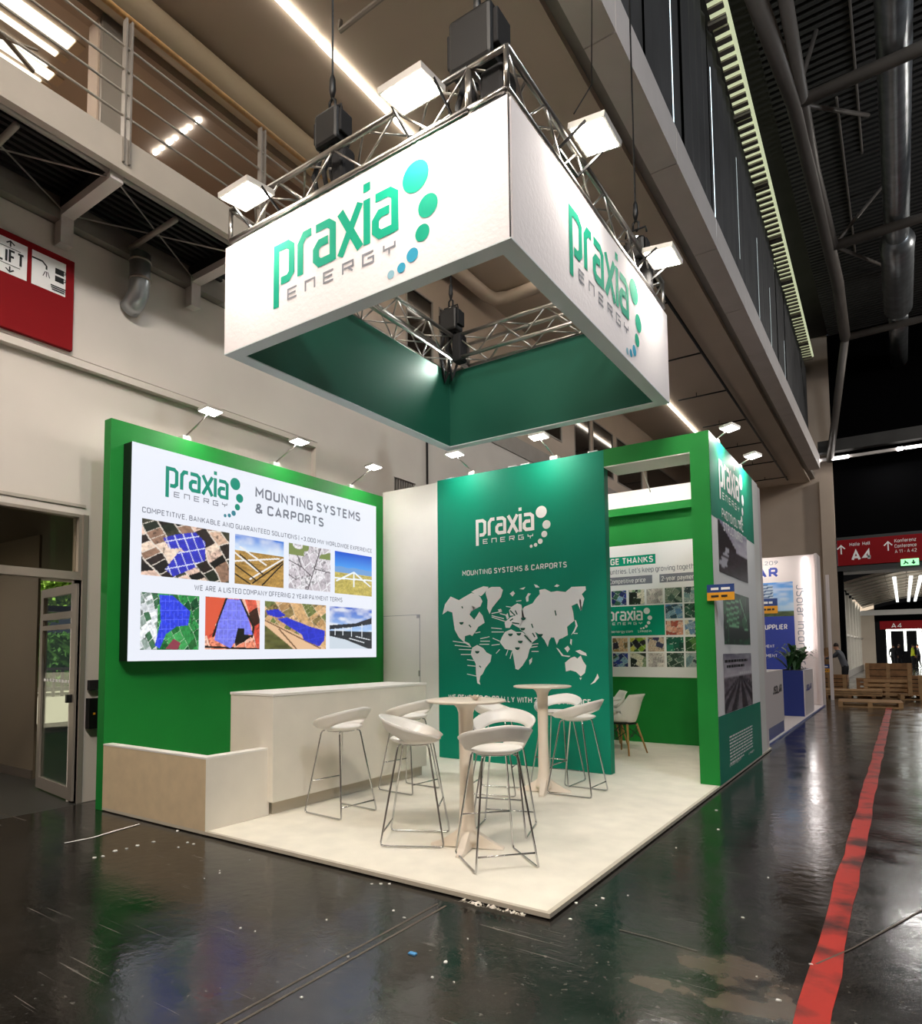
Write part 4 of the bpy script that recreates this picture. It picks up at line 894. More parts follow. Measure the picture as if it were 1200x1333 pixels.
for (xa, xb, ym, s) in ((150, 538, 450, 'Competitive price'), (597, 960, 437, '2-year payment')):
    a = ru(xa, ym+32); b = ru(xb, ym-38)
    zc = ru(538, 452)[1]; rect(FR, a[0], zc-.055, b[0], zc+.075, 'grey_print', ps, 'caption_box')
    text(FR, s, ru(203 if xa < 200 else 612, 450)[0], zc-.03, ru(486 if xa < 200 else 890, 450)[0]-ru(203 if xa < 200 else 612, 450)[0], .075, 'white_print', ps, off=.015, n=.003)
cols = [ru(x, 600)[0] for x in (218, 335, 355, 477, 495, 622, 640, 775, 790, 925)]; rows = [ru(700, y)[1] for y in (515, 635, 645, 758, 775, 888, 905, 1018, 1030, 1142)]
sd = 0
cols = [cols[0]-(cols[2]-cols[0])*2, cols[1]-(cols[2]-cols[0])*2, cols[0]-(cols[2]-cols[0]), cols[1]-(cols[2]-cols[0])]+cols
for r in range(5):
    for c in range(len(cols)//2):
        if r in (1, 2) and c < 5: continue
        picture(FR, cols[2*c], rows[2*r], cols[2*c+1], rows[2*r+1], P_tile(sd), 'print_picture', ps, 26, 'photo_tile'); sd += 1
rect(FR, cols[0], rows[2], ru(632, 600)[0], rows[5], 'teal_print', ps, 'logo_box')
a = ru(192, 780); b = ru(462, 766); logo(FR, a[0], a[1], (b[0]-a[0])/3.7, 'white_print', 'white_print', 'white_print', ps)
zb = rows[5]+.05; text(FR, 'praxiaenergy.com', ru(150, 870)[0], zb, ru(387, 870)[0]-ru(150, 870)[0], .04, 'white_print', ps); text(FR, 'Linked in', ru(428, 870)[0], zb, ru(532, 870)[0]-ru(428, 870)[0], .04, 'white_print', ps)

# counter and corner bench box
ct = thing('reception_counter', 'long white reception counter below the bright screen', 'counter', (-3.2, 1.8, PT))
MB().box((-3.51, .64, .15), (-2.93, 2.96, 1.075)).build('body', 'counter', ct, bevel=.003)
MB().box((-3.515, .635, 1.075), (-2.925, 2.965, 1.10)).build('top', 'white', ct, bevel=.002)
MB().box((-3.45, .70, PT), (-3.0, 2.96, .15)).build('plinth', 'platform_edge', ct)
bx = thing('corner_box', 'low open-topped L-shaped beige box at the platform corner', 'box', (-3.8, .3, PT))
MB().box((-4.54, 0, PT), (-3.0, .09, .605)).build('front_panel', 'beige_board', bx); MB().box((-3.10, .09, PT), (-3.0, .66, .605)).build('side_panel', 'counter', bx)
MB().box((-3.0, 0.0, PT), (-2.998, .66, .605)).build('side_facing', 'counter', bx)
MB().box((-4.54, -.002, .605), (-2.996, .09, .62)).build('rim', 'white', bx); MB().box((-3.10, .09, .605), (-2.996, .66, .62)).build('rim', 'white', bx)

# ------------------------------------------------------------------ hanging header
X0, X1, Y0, Y1, Z0, Z1 = -3.18, -.31, .265, 3.83, 4.1, 5.08
hd = thing('hanging_header', 'white fabric box header with teal inside hung above the stand', 'header', (-1.75, 2, Z0))
T = .018
ff = MB().box((X0, Y0, Z0+.01), (X1-.012, Y0+T, Z1)).build('front_fabric', 'fabric', hd); MB().box((X0, Y1-T, Z0+.01), (X1, Y1, Z1)).build('rear_fabric', 'fabric', hd)
rf = MB().box((X1-T, Y0+T+.012, Z0+.01), (X1, Y1-T, Z1)).build('right_fabric', 'fabric', hd); MB().box((X0, Y0+T, Z0+.01), (X0+T, Y1-T, Z1)).build('left_fabric', 'fabric', hd)
W_ = .13
MB().box((X1-.011, Y0+.003, Z0+.01), (X1-.004, Y0+.010, Z1)).build('corner_gap', 'black', hd)
MB().box((X0, Y0, Z0), (X1, Y0+W_, Z0+.01)).build('bottom_lip', 'lip', hd); MB().box((X0, Y1-W_, Z0), (X1, Y1, Z0+.01)).build('bottom_lip', 'lip', hd)
MB().box((X0, Y0+W_, Z0), (X0+W_, Y1-W_, Z0+.01)).build('bottom_lip', 'lip', hd); MB().box((X1-W_, Y0+W_, Z0), (X1, Y1-W_, Z0+.01)).build('bottom_lip', 'lip', hd)
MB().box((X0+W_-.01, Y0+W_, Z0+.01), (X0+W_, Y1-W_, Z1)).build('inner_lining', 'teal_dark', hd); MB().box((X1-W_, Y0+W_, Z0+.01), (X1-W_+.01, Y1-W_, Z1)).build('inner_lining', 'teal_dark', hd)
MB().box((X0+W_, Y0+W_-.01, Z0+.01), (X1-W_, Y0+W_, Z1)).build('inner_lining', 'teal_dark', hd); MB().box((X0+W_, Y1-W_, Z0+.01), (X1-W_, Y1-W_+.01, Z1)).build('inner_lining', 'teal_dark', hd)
FH = Frame(1, Y0); c2 = crop(280, 0, 3)
DOTS = ['teal_logo', 'teal_logo', 'teal_logo', 'logo_blue', 'logo_blue', 'logo_pale']
a = FH.uv(*c2(230, 1125)); b = FH.uv(*c2(712, 925)); logo(FH, a[0], a[1], (b[0]-a[0])/3.7, 'teal_logo', 'grey_print', DOTS, ff)
FH2 = Frame(0, X1); c3 = crop(600, 0, 3.1733)
a = FH2.uv(*c3(447, 1030)); b = FH2.uv(*c3(692, 1330)); logo(FH2, a[0], a[1], (b[0]-a[0])/3.7, 'teal_logo', 'grey_print', DOTS, rf)

# truss ring
TZ0, TZ1, TW = 5.15, 5.44, .29
def truss(p, q, inward, label):
    p = Vector(p); q = Vector(q); d = (q-p).normalized(); L = (q-p).length; w = Vector(inward)
    t = thing('box_truss', label, 'truss', (p+q)/2, 'box trusses carrying the header')
    c = [Vector((0, 0, 0)), w*TW, Vector((0, 0, TZ1-TZ0)), w*TW+Vector((0, 0, TZ1-TZ0))]
    for o in c: MB().tube([p+o, q+o], .024, 10).build('chord', 'alu', t, True)
    n = max(4, round(L/.30))
    for (a, b) in ((0, 2), (1, 3), (0, 1), (2, 3)):
        for i in range(n):
            s, e = (a, b) if i % 2 else (b, a)
            MB().tube([p+c[s]+d*(L*i/n), p+c[e]+d*(L*(i+1)/n)], .0095, 6).build('brace', 'alu', t, True)
    for k_ in (0, L):
        for (a, b) in ((0, 2), (1, 3), (0, 1), (2, 3)): MB().tube([p+c[a]+d*k_, p+c[b]+d*k_], .02, 8).build('end_strut', 'alu', t, True)
    return t
truss((X0+.03, Y0+.03, TZ0), (X1-.33, Y0+.03, TZ0), (0, 1, 0), 'front aluminium box truss with two floodlights above the header')
truss((X1-.03, Y0+.03, TZ0), (X1-.03, Y1-.03, TZ0), (-1, 0, 0), 'right-hand aluminium box truss above the header facing the aisle')
truss((X0+.03, Y0+.36, TZ0), (X0+.03, Y1-.03, TZ0), (1, 0, 0), 'left aluminium box truss seen through the open header')
truss((X0+.36, Y1-.03, TZ0), (X1-.36, Y1-.03, TZ0), (0, -1, 0), 'rear aluminium box truss seen through the open header')
# floodlights on the truss
def floodlight(c, out, label, power):
    out = Vector(out); c = Vector(c); t = thing('floodlight', label, 'floodlight', c, 'big floodlights on the header truss')
    side = Vector((0, 0, 1)).cross(out).normalized()
    nrm = (-out*.12+Vector((0, 0, -1))*.98).normalized()         # faces down and back to the fabric
    up = nrm.cross(side).normalized(); w, h = .185, .145
    def slab(wd, hg, n0, n1):
        vs = [c+side*(i*wd)+up*(j*hg)+nrm*k_ for k_ in (n0, n1) for i, j in ((-1,-1),(1,-1),(1,1),(-1,1))]
        return MB().add(vs, [(0,3,2,1),(4,5,6,7),(0,1,5,4),(1,2,6,5),(2,3,7,6),(3,0,4,7)])
    hs = slab(w, h, -.05, -.004).build('housing', 'lamp_body', t); slab(w*.9, h*.87, -.004, .0).build('lens', 'lamp_face', t)
    for i in range(7):
        a = c+side*(-.12+.04*i)-nrm*.05; MB().bar(a-up*h*.8, a+up*h*.8, .006, .03).build('cooling_fin', 'lamp_body', hs)
    for s in (-1, 1): MB().bar(c+side*(s*w)-nrm*.02, c+side*(s*w)-out*.22-Vector((0, 0, .10)), .012, .02).build('yoke_arm', 'black', t)
    MB().bar(c-out*.22-Vector((0, 0, .10))+side*w, c-out*.22-Vector((0, 0, .10))-side*w, .02, .02).build('yoke_bar', 'black', t)
    l = area_light('floodlight_lamp', c+nrm*.012, c+nrm*2, w*1.7, h*1.6, power, (1, .93, .84)); l.parent = None
    return t
def at_out(px, py, ax, val): return hit(px, py, ax, val)
FLP = 15
floodlight(at_out(321, 257, 1, Y0-.16), (0, -1, 0), 'floodlight at the left end of the front truss', FLP)
floodlight(at_out(536, 122, 1, Y0-.16), (0, -1, 0), 'floodlight near the right end of the front truss', FLP)
floodlight(at_out(774, 180, 0, X1+.16), (1, 0, 0), 'nearer floodlight on the right-hand truss', FLP)
floodlight(at_out(862, 337, 0, X1+.16), (1, 0, 0), 'farther floodlight on the right-hand truss', FLP)
# chain hoists
def hoist(c, label, s=1, zt=ZS):
    c = Vector(c); t = thing('chain_hoist', label, 'chain hoist', c)
    MB().box(c+Vector((-.13, -.09, 0))*s, c+Vector((.13, .09, .30))*s).build('motor_housing', 'black', t, bevel=.03)
    MB().box(c+Vector((-.15, -.07, .06))*s, c+Vector((-.13, .07, .25))*s).build('end_cap', 'black_soft', t, bevel=.01); MB().box(c+Vector((.13, -.07, .06))*s, c+Vector((.16, .07, .25))*s).build('end_cap', 'black_soft', t, bevel=.01)
    MB().lathe([(.012, 0), (.03, .01), (.03, .03), (.012, .04)], c+Vector((0, 0, .30))*s, 10).build('chain_guide', 'chrome', t)
    MB().tube([c+Vector((-.03, 0, .36)), c+Vector((-.03, 0, .42)), c+Vector((.0, 0, .45)), c+Vector((.03, 0, .42)), c+Vector((.03, 0, .36)), c+Vector((0, 0, .33))], .012, 8).build('hook', 'black', t, True)
    MB().tube([c+Vector((0, 0, .44)), c+Vector((0, 0, .52)), c+Vector((0, 0, .62)), c+Vector((0, 0, .66))], [.012, .03, .024, .01], 8).build('shackle', 'black', t, True)
    MB().tube([c+Vector((0, 0, .62)), (c.x, c.y, zt)], .009, 6).build('cable', 'black', t)
    MB().box(c+Vector((.05, -.08, -.42))*s, c+Vector((.19, .08, -.06))*s).build('chain_bag', 'black_soft', t, bevel=.03)
    for dx in (-.09, .02):
        MB().tube([c+Vector((dx, -.02, .02)), c+Vector((dx-.02, -.1, -.25)), c+Vector((dx, -.02, -.62)), c+Vector((dx+.04, .09, -.3)), c+Vector((dx+.02, .02, 0))], .022, 8).build('sling', 'black_soft', t, True)
    MB().tube([c+Vector((-.11, 0, .29)), c+Vector((-.10, 0, .35)), c+Vector((.10, 0, .35)), c+Vector((.11, 0, .29))], .01, 6).build('handle', 'black_soft', t, True)
    return t
hoist((-2.06, .46, 5.62), 'black chain hoist over the left part of the front truss', 1.0)
hoist((-.66, .47, 5.53), 'big black chain hoist at the near right corner of the truss', 1.35)
hoist((-2.92, 3.55, 5.52), 'black chain hoist at the far corner seen through the header', 1.0)
hoist((-.47, 3.35, 5.50), 'black chain hoist above the far end of the right-hand truss', .8)
o = MB().tube([hit(747, 148, 0, -.4), hit(770, 110, 0, -.5), (-.9, 3.4, ZS)], .006, 5).build('steel_cable', 'black'); tag(o, 'thin safety cable from the right-hand truss up to the edge beam', 'cable')
o = MB().tube([hit(483, 40, 2, ZS-.2), hit(442, 40, 2, ZS-.2), ], .03, 6).build('ceiling_bracket', 'steel_grey')
a = hit(443, 40, 2, ZS-.25); b = hit(500, -5, 2, ZS-.25)
bpy.data.objects.remove(o)
o = MB().tube([a+Vector((0, 0, .12)), a, b], .03, 8).build('ceiling_bracket', 'steel_grey'); tag(o, 'short grey steel arm under the soffit at the top of the photo', 'bracket')

# arm spotlights on the walls
def arm_light(base, head, label, power, face):
    base = Vector(base); head = Vector(head); t = thing('arm_spotlight', label, 'spotlight', base, 'arm spotlights on the stand walls')
    MB().box(base+Vector((-.05, -.05, -.0)), base+Vector((.05, .05, .05))).build('clamp', 'lamp_body', t, bevel=.006)
    MB().tube([base+Vector((0, 0, .04)), head], .009, 8).build('arm', 'alu', t, True)
    dirv = (head-base); dirv.z = 0; dirv.normalize(); side = Vector((0, 0, 1)).cross(dirv)
    nrm = (Vector((0, 0, -1))*.98+dirv*.12).normalized(); up = nrm.cross(side)
    vs = [head+side*(i*.105)+up*(j*.074)+nrm*k_ for k_ in (-.03, 0) for i, j in ((-1,-1),(1,-1),(1,1),(-1,1))]
    MB().add(vs, [(0,3,2,1),(4,5,6,7),(0,1,5,4),(1,2,6,5),(2,3,7,6),(3,0,4,7)]).build('housing', 'lamp_body', t)
    vs = [head+side*(i*.096)+up*(j*.066)+nrm*k_ for k_ in (0, .004) for i, j in ((-1,-1),(1,-1),(1,1),(-1,1))]
    MB().add(vs, [(0,3,2,1),(4,5,6,7),(0,1,5,4),(1,2,6,5),(2,3,7,6),(3,0,4,7)]).build('lens', 'small_face', t)
    area_light('spot_lamp', head+nrm*.012, head+nrm-dirv*.5, .17, .10, power, (1, .95, .88))
AL = 8.5
for y, l in ((.85, 'arm spotlight nearest the aisle on the green display wall'), (2.11, 'middle arm spotlight on the green display wall'), (3.49, 'arm spotlight at the far end of the green display wall')):
    arm_light((-4.6, y, 3.745), (-4.18, y+.02, 3.98), l, AL, None)
for x, l in ((-3.02, 'arm spotlight over the left part of the teal map wall'), (-1.82, 'arm spotlight over the right part of the teal map wall')):
    arm_light((x, YB+.06, 3.83), (x-.02, YB-.36, 4.02), l, AL, None)
for y, l in ((4.72, 'nearer arm spotlight on top of the side wall'), (6.05, 'farther arm spotlight on top of the side wall')):
    h_ = hit(950 if y < 5 else 980, 558 if y < 5 else 594, 1, y-.05); arm_light((-.06, y, 3.835), h_, l, AL*1.7, None)
arm_light((-1.5, YR+.05, 3.8), (-1.45, YR-.75, 4.28), 'arm spotlight above the meeting room fascia', AL*1.3, None)
arm_light((-2.6, YR+.05, 3.8), (-2.6, YR-.5, 4.1), 'arm spotlight above the left end of the meeting room fascia', AL*1.3, None)
for px, py in ((587, 625), (668, 608), (684, 603), (772, 584)):
    p = hit(px, py, 1, YB+.06); o = MB().box((p.x-.06, YB+.03, 3.83), (p.x+.06, YB+.09, 3.855)).build('wall_clip', 'white_print'); tag(o, 'small white clip on top edge of the teal map wall', 'clip', 'clips on the teal wall top')

# ------------------------------------------------------------------ furniture
def smooth_pts(pts, it=2):
    for _ in range(it):
        q = [pts[0]]
        for a, b in zip(pts, pts[1:]): q += [a*.75+b*.25, a*.25+b*.75]
        pts = q+[pts[-1]]
    return pts
def corner_path(P, r=.04):
    P = [Vector(p) for p in P]; out = [P[0]]
    for i in range(1, len(P)-1):
        a = P[i]+(P[i-1]-P[i]).normalized()*r; b = P[i]+(P[i+1]-P[i]).normalized()*r
        out += [a, a*.25+P[i]*.5+b*.25, b]
    return out+[P[-1]]
def make_stool():
    t = thing('bar_stool', 'x', 'stool', (0, 0, 0))
    # seat pan
    n = 32; vs = []; fs = []; rings = ((0, .0), (.35, .001), (.7, .008), (.9, .022), (1, .036))
    for k_, (s, dz) in enumerate(rings[1:]):
        for j in range(n):
            a = 2*math.pi*j/n; vs.append((.19*s*math.cos(a)+.0, .19*s*math.sin(a), .735+dz))
    vs.append((0, 0, .735)); c = len(vs)-1
    fs += [(c, j, (j+1) % n) for j in range(n)]
    for k_ in range(len(rings)-2): fs += [(k_*n+j, (k_+1)*n+j, (k_+1)*n+(j+1) % n, k_*n+(j+1) % n) for j in range(n)]
    o = MB().add(vs, fs).build('seat', 'plastic', t, True); md = o.modifiers.new('s', 'SOLIDIFY'); md.thickness = .012; md.offset = -1
    # wrap-around back band: open gap at the rear, merges with the pan towards the front
    vs = []; fs = []; n = 40
    for j in range(n+1):
        th = math.pi+(j/n-.5)*2*math.radians(140); e = abs(j/n-.5)*2        # e: 0 rear .. 1 front tip
        g = max(0, 1-(e/.55)**2.2)                                            # gap profile
        zl = .765+.07*g; zh = .775+.155*max(0, 1-e**1.5)+.012
        rl = .195+.028*g; rh = .205+.055*(1-e)**.7+.02
        if e > .8: zh = max(zh, zl+.012)
        for k_ in range(5):
            s = k_/4; r = rl+(rh-rl)*s; z = zl+(zh-zl)*s
            ex = 1+.14*max(0, e-.45)/.55
            vs.append((r*math.cos(th)*ex, r*math.sin(th), z-(.012*e)))
    fs = [(j*5+k_, j*5+k_+1, (j+1)*5+k_+1, (j+1)*5+k_) for j in range(n) for k_ in range(4)]
    o = MB().add(vs, fs).build('backrest', 'plastic', t, True); md = o.modifiers.new('s', 'SOLIDIFY'); md.thickness = .012; md.offset = 0
    R = .0075; F = .235
    for s in (-1, 1):
        P = corner_path([(.10, s*.10, .727), (.115, s*.125, .725), (F, s*.215, .0+R), (-F, s*.215, R), (-.115, s*.125, .725), (-.10, s*.10, .727)], .025)
        MB().tube(P, R, 8).build('sled_frame', 'chrome', t, True)
    def leg(x, z): k_ = (z-.0)/.725; xx = F+(.115-F)*k_; yy = .215+(.125-.215)*k_; return (x*xx, yy, z)
    for sx, z in ((1, .28), (-1, .10)):
        a = leg(sx, z); MB().tube([(a[0], -a[1], z), (a[0], a[1], z)], .0065, 8).build('foot_bar', 'chrome', t, True)
    MB().tube([(.115*math.cos(a)*1.0, .125*math.sin(a), .727) for a in [2*math.pi*j/20 for j in range(20)]], .0065, 6, True).build('seat_ring', 'chrome', t, True)
    return t
stool = make_stool()
SPOTS = [((-2.54, 1.09), 176, 'bar stool at the near end of the white counter'), ((-2.62, 2.21), 176, 'bar stool at the far end of the white counter'),
         ((-1.46, .76), 28, 'bar stool left of the front round bar table'), ((-.70, .64), 139, 'nearest bar stool, front right of the front bar table'),
         ((-1.04, 1.38), -73, 'bar stool just behind the front bar table showing its slotted back'), ((-1.80, 2.62), 15, 'bar stool left of the rear bar table, partly hidden'),
         ((-1.11, 3.02), 180, 'bar stool right of the rear round bar table'), ((-1.50, 3.42), -90, 'bar stool behind the rear bar table against the teal wall')]
for i, ((x, y), a, l) in enumerate(SPOTS):
    o = stool if i == 0 else dup(stool)
    o.location = (x, y, PT+.001); o.rotation_euler = (0, 0, math.radians(a)); o['label'] = l; o['group'] = 'white bar stools on chrome sled frames'
def bar_table(c, rot, label, H=1.07):
    x, y = c; t = thing('bar_table', label, 'table', (x, y, PT), 'round white bar tables')
    MB().lathe([(.27, 0), (.295, .006), (.295, .018), (.285, .022)], (x, y, PT+H-.022), 40).build('table_top', 'table_white', t, True)
    MB().lathe([(.115, H-.022), (.10, H-.03), (.068, H-.06), (.055, H-.10), (.050, .5), (.056, .2), (.07, .12), (.09, .08), (.09, .04), (.0, .04)][::-1], (x, y, PT), 24).build('column', 'table_white', t, True)
    for k_ in range(4):
        a = math.radians(rot)+k_*math.pi/2; d = Vector((math.cos(a), math.sin(a), 0)); s = Vector((-d.y, d.x, 0)); c0 = Vector((x, y, PT)); vs = []
        for (r, w, z0, z1) in ((.02, .05, .01, .16), (.10, .042, .006, .10), (.2, .034, .002, .04), (.27, .028, 0, .015)):
            vs += [c0+d*r+s*w+Vector((0, 0, z0)), c0+d*r-s*w+Vector((0, 0, z0)), c0+d*r-s*w*.7+Vector((0, 0, z1)), c0+d*r+s*w*.7+Vector((0, 0, z1))]
        fs = [(4*i+j, 4*i+(j+1) % 4, 4*i+4+(j+1) % 4, 4*i+4+j) for i in range(3) for j in range(4)]+[(3, 2, 1, 0), (12, 13, 14, 15)]
        MB().add(vs, fs).build('foot', 'table_white', t)
    return t
bar_table((-1.04, .82), 20, 'round white bar table at the front of the platform'); bar_table((-1.42, 2.90), 20, 'round white bar table further back near the teal wall')
p = Vector((-.90, .74, 0)); q = random.Random(8); mb = MB()
for i in range(14):
    b = Vector((p.x, p.y, PT+1.069)); a = Vector((q.uniform(-1, 1), q.uniform(-1, 1), q.uniform(0, 1)))*.04; c = Vector((q.uniform(-1, 1), q.uniform(-1, 1), q.uniform(0, 1)))*.03; mb.add([b, b+a, b+a+c, b+c], [(0, 1, 2, 3)])
o = mb.build('crumpled_film', 'film'); tag(o, 'bit of crumpled clear film on the front bar table', 'litter')

def shell_chair(c, rot, label):
    t = thing('shell_chair', label, 'chair', (0, 0, 0), 'white shell chairs in the meeting room')
    vs = []; nu, nv = 13, 16
    for j in range(nv+1):
        s = j/nv
        for i in range(nu+1):
            w = (i/nu-.5)*2; edge = abs(w)**2.4
            if s < .5:
                q = s/.5; x = .22-.36*q; z = .44-.02*math.sin(q*math.pi)+edge*(.02+.17*q**1.3); y = w*(.20+.04*q)
            else:
                q = (s-.5)/.5; x = -.14-.07*math.sin(q*1.6)+edge*(.18*(1-q)**.8); z = .44+.38*q**1.1+edge*.19*(1-q)**2; y = w*(.24-.05*q**2)
            vs.append((x, y, z))
    fs = [(j*(nu+1)+i, j*(nu+1)+i+1, (j+1)*(nu+1)+i+1, (j+1)*(nu+1)+i) for j in range(nv) for i in range(nu)]
    o = MB().add(vs, fs).build('seat_shell', 'plastic', t, True); md = o.modifiers.new('s', 'SOLIDIFY'); md.thickness = .012
    for sx in (-1, 1):
        for sy in (-1, 1):
            MB().tube([(sx*.12-.0, sy*.11, .41), (sx*.21, sy*.22, 0)], [.016, .011], 8).build('leg', 'wood', t, True)
            MB().tube([(sx*.14, sy*.13, .33), (-sx*.02, sy*.19, .20)], .005, 6).build('wire_brace', 'black', t)
        MB().tube([(sx*.17, -.17, .20), (sx*.13, .12, .38)], .005, 6).build('wire_brace', 'black', t); MB().tube([(sx*.17, .17, .20), (sx*.13, -.12, .38)], .005, 6).build('wire_brace', 'black', t)
    MB().box((-.13, -.12, .40), (.13, .12, .415)).build('mount_plate', 'black', t)
    t.location = (*c, PT); t.rotation_euler = (0, 0, math.radians(rot)); return t
shell_chair((-1.60, 5.85), 165, 'white shell chair nearest the portal opening, wooden legs')
shell_chair((-2.02, 6.42), 215, 'white shell chair behind the round meeting table')
t = thing('meeting_table', 'round white table in the meeting room beside the shell chairs', 'table', (-2.05, 5.85, PT))
MB().lathe([(.38, 0), (.40, .01), (.40, .02), (.39, .025)], (-2.05, 5.85, PT+.72), 32).build('table_top', 'plastic', t, True)
MB().lathe([(.25, 0), (.25, .015), (.05, .03), (.035, .1), (.035, .72)], (-2.05, 5.85, PT), 24).build('pedestal', 'plastic', t, True)

# ------------------------------------------------------------------ red LIFT sign on the left wall
rs = thing('lift_sign', 'red wall sign with white lift and shower pictogram tiles', 'sign', (-4.97, -.9, 4.44))
MB().box((-5.0, -2.6, 4.45), (-4.95, -.185, 5.36)).build('board', 'red_sign', rs, bevel=.004)
FG = Frame(0, -4.95); c1 = crop(0, 0, 3)
def tile(tl, br, name='tile'):
    a = FG.uv(*c1(*tl)); b = FG.uv(*c1(*br)); rect(FG, a[0], a[1], b[0], b[1], 'white_print', rs, name); return a[0], b[0], b[1], a[1]
a = FG.uv(*c1(108, 965)); b = FG.uv(*c1(108, 1100)); zt, zb_ = a[1], b[1]
rect(FG, a[0]-.62, zt, a[0], zb_, 'white_print', rs, 'tile'); a2 = FG.uv(*c1(125, 1000)); b2 = FG.uv(*c1(256, 1100)); rect(FG, a2[0], zt, b2[0], zb_, 'white_print', rs, 'tile')
H_ = zt-zb_; u1 = a[0]; ul = FG.uv(*c1(-14, 1030))[0]; ur = FG.uv(*c1(94, 1035))[0]; text(FG, 'LIFT', ul, zb_+H_*.30, ur-ul, H_*.40, 'black_print', rs, off=.03, n=.003)
mb = MB(); uc = FG.uv(*c1(38, 1030))[0]
for s in (-1, 1):
    zc = zb_+H_*.5+s*H_*.28; stroke(mb, FG, [(uc, zc), (uc, zc+s*H_*.16)], .012, .003); stroke(mb, FG, [(uc-.035, zc+s*H_*.08), (uc, zc+s*H_*.16), (uc+.035, zc+s*H_*.08)], .012, .003); stroke(mb, FG, [(u1-.62, zb_+H_*.5+s*H_*.24), (u1-.06, zb_+H_*.5+s*H_*.24)], .006, .003)
mb.build('pictogram', 'black_print', rs)
mb = MB(); ua, ub = a2[0], b2[0]; w = ub-ua
stroke(mb, FG, [(ua, zb_+H_*.78), (ua+w*.3, zb_+H_*.78), (ua+w*.42, zb_+H_*.68), (ua+w*.42, zb_+H_*.58)], .016, .003)
for k_ in (-1, 0, 1): stroke(mb, FG, [(ua+w*(.42+.03*k_), zb_+H_*.52), (ua+w*(.42+.10*k_), zb_+H_*.36)], .007, .003)
for k_ in (0, 1):
    z = zb_+H_*(.50 if k_ else .27)+.03; mb.slab([(ua+w*.68, z), (ua+w*.94, z), (ua+w*.94, z+H_*.17), (ua+w*.68, z+H_*.17)], FG, .001, .003); stroke(mb, FG, [(ua+w*.94, z+.02), (ua+w*1.0, z+.03), (ua+w*1.0, z+H_*.13), (ua+w*.94, z+H_*.15)], .006, .003)
for k_ in range(3): stroke(mb, FG, [(ua+w*(.55+.02*k_), zb_+H_*(.20-.06*k_)), (ua+w*(1.0-.02*k_), zb_+H_*(.20-.06*k_))], .011, .003)
mb.build('pictogram', 'black_print', rs)

# ------------------------------------------------------------------ neighbouring stand
o = MB().box((-3.0, 7.8, 0), (-.10, 16.5, .025)).build('neighbour_platform', 'pinkish'); tag(o, 'pale low platform of the neighbouring stand along the aisle', 'platform')
o2 = MB().box((-.10, 7.8, 0), (-.07, 16.5, .025)).build('edge_strip', 'navy', o)
nw = MB().box((-3.4, 16.5, .025), (-.12, 16.7, 3.92)).build('neighbour_wall', 'pinkish'); tag(nw, 'pinkish white wall of the neighbouring stand with blue print', 'display wall')
FN = Frame(1, 16.5)
rect(FN, -3.2, .81, -.69, 2.33, 'navy_print', nw, 'blue_field'); picture(FN, -2.4, 2.33, -.69, 3.24, P_building, 'print_picture', nw, 60)
text(FN, 'JSOLAR', -1.02, 3.38, 1.55, .26, 'navy_print', nw, off=.04, align='R')
text(FN, 'A5.209', -1.02, 3.72, .6, .10, 'grey_print', nw, align='R')
text(FN, 'SUPPLIER', -.86, 1.98, .62, .14, 'white_print', nw, off=.03, align='R')
text(FN, 'EQUIPMENT', -1.18, 1.5, .5, .08, 'white_print', nw, off=.02, align='R'); text(FN, 'SHIPMENT', -1.12, 1.25, .5, .08, 'white_print', nw, off=.02, align='R')
text(FN, 'JSolar Incorporated', -.62, 3.15, 2.75, .20, 'grey_print', nw, off=.0, rot=-math.pi/2)
o = MB().box((-.42, 16.44, 1.42), (-.36, 16.5, 3.85)).build('tube_light', 'tube_lamp'); tag(o, 'vertical glowing tube lamp on the neighbouring stand wall', 'lamp')
o = MB().box((-.16, 16.3, .0), (-.10, 17.1, 3.92)).build('wall_fin', 'pinkish'); tag(o, 'thin projecting edge fin at the end of the neighbouring wall', 'wall panel')
arm_light((-1.5, 16.5, 3.93), (-1.38, 15.7, 4.02), 'spotlight above the neighbouring stand wall', 14, None)
ng = thing('neighbour_counter', 'white counter with a dark plinth on the neighbouring stand', 'counter', (-.6, 8.8, .025))
MB().box((-1.1, 7.75, .22), (-.14, 9.9, 1.10)).build('body', 'pinkish', ng); MB().box((-1.08, 7.77, .025), (-.145, 9.88, .22)).build('plinth', 'navy', ng)
FC = Frame(0, -.139); text(FC, 'JSOLAR', 8.75, .72, .95, .13, 'black_print', ng, off=.03)
o = MB().box((-1.3, 10.2, .6), (-.7, 11.4, 1.15)).build('display_case', 'white'); 
bpy.data.objects.remove(o)
p = hit(1018, 932, 2, .025); pr = hit(1048, 935, 2, .025); z_ = hit(1018, 878, 1, p.y).z
pl = thing('planter_box', 'tall navy blue planter box with one white side', 'planter', (p.x+.25, p.y+.4, .025))
MB().box((-.66, 12.9, .025), (-.15, 14.6, 1.0)).build('body', 'navy', pl); MB().box((-.15, 12.92, .025), (-.135, 14.6, 1.0)).build('side_panel', 'pinkish', pl)
text(Frame(0, -.134), 'JSOLAR', 13.2, .55, 1.0, .13, 'navy_print', pl, off=.03)
MB().box((-.62, 12.95, .95), (-.2, 14.5, 1.003)).build('soil', 'black_soft', pl)
pp = thing('potted_fern', 'bushy green fern growing in the navy planter', 'plant', (-.42, 13.6, 1.0))
q = random.Random(2)
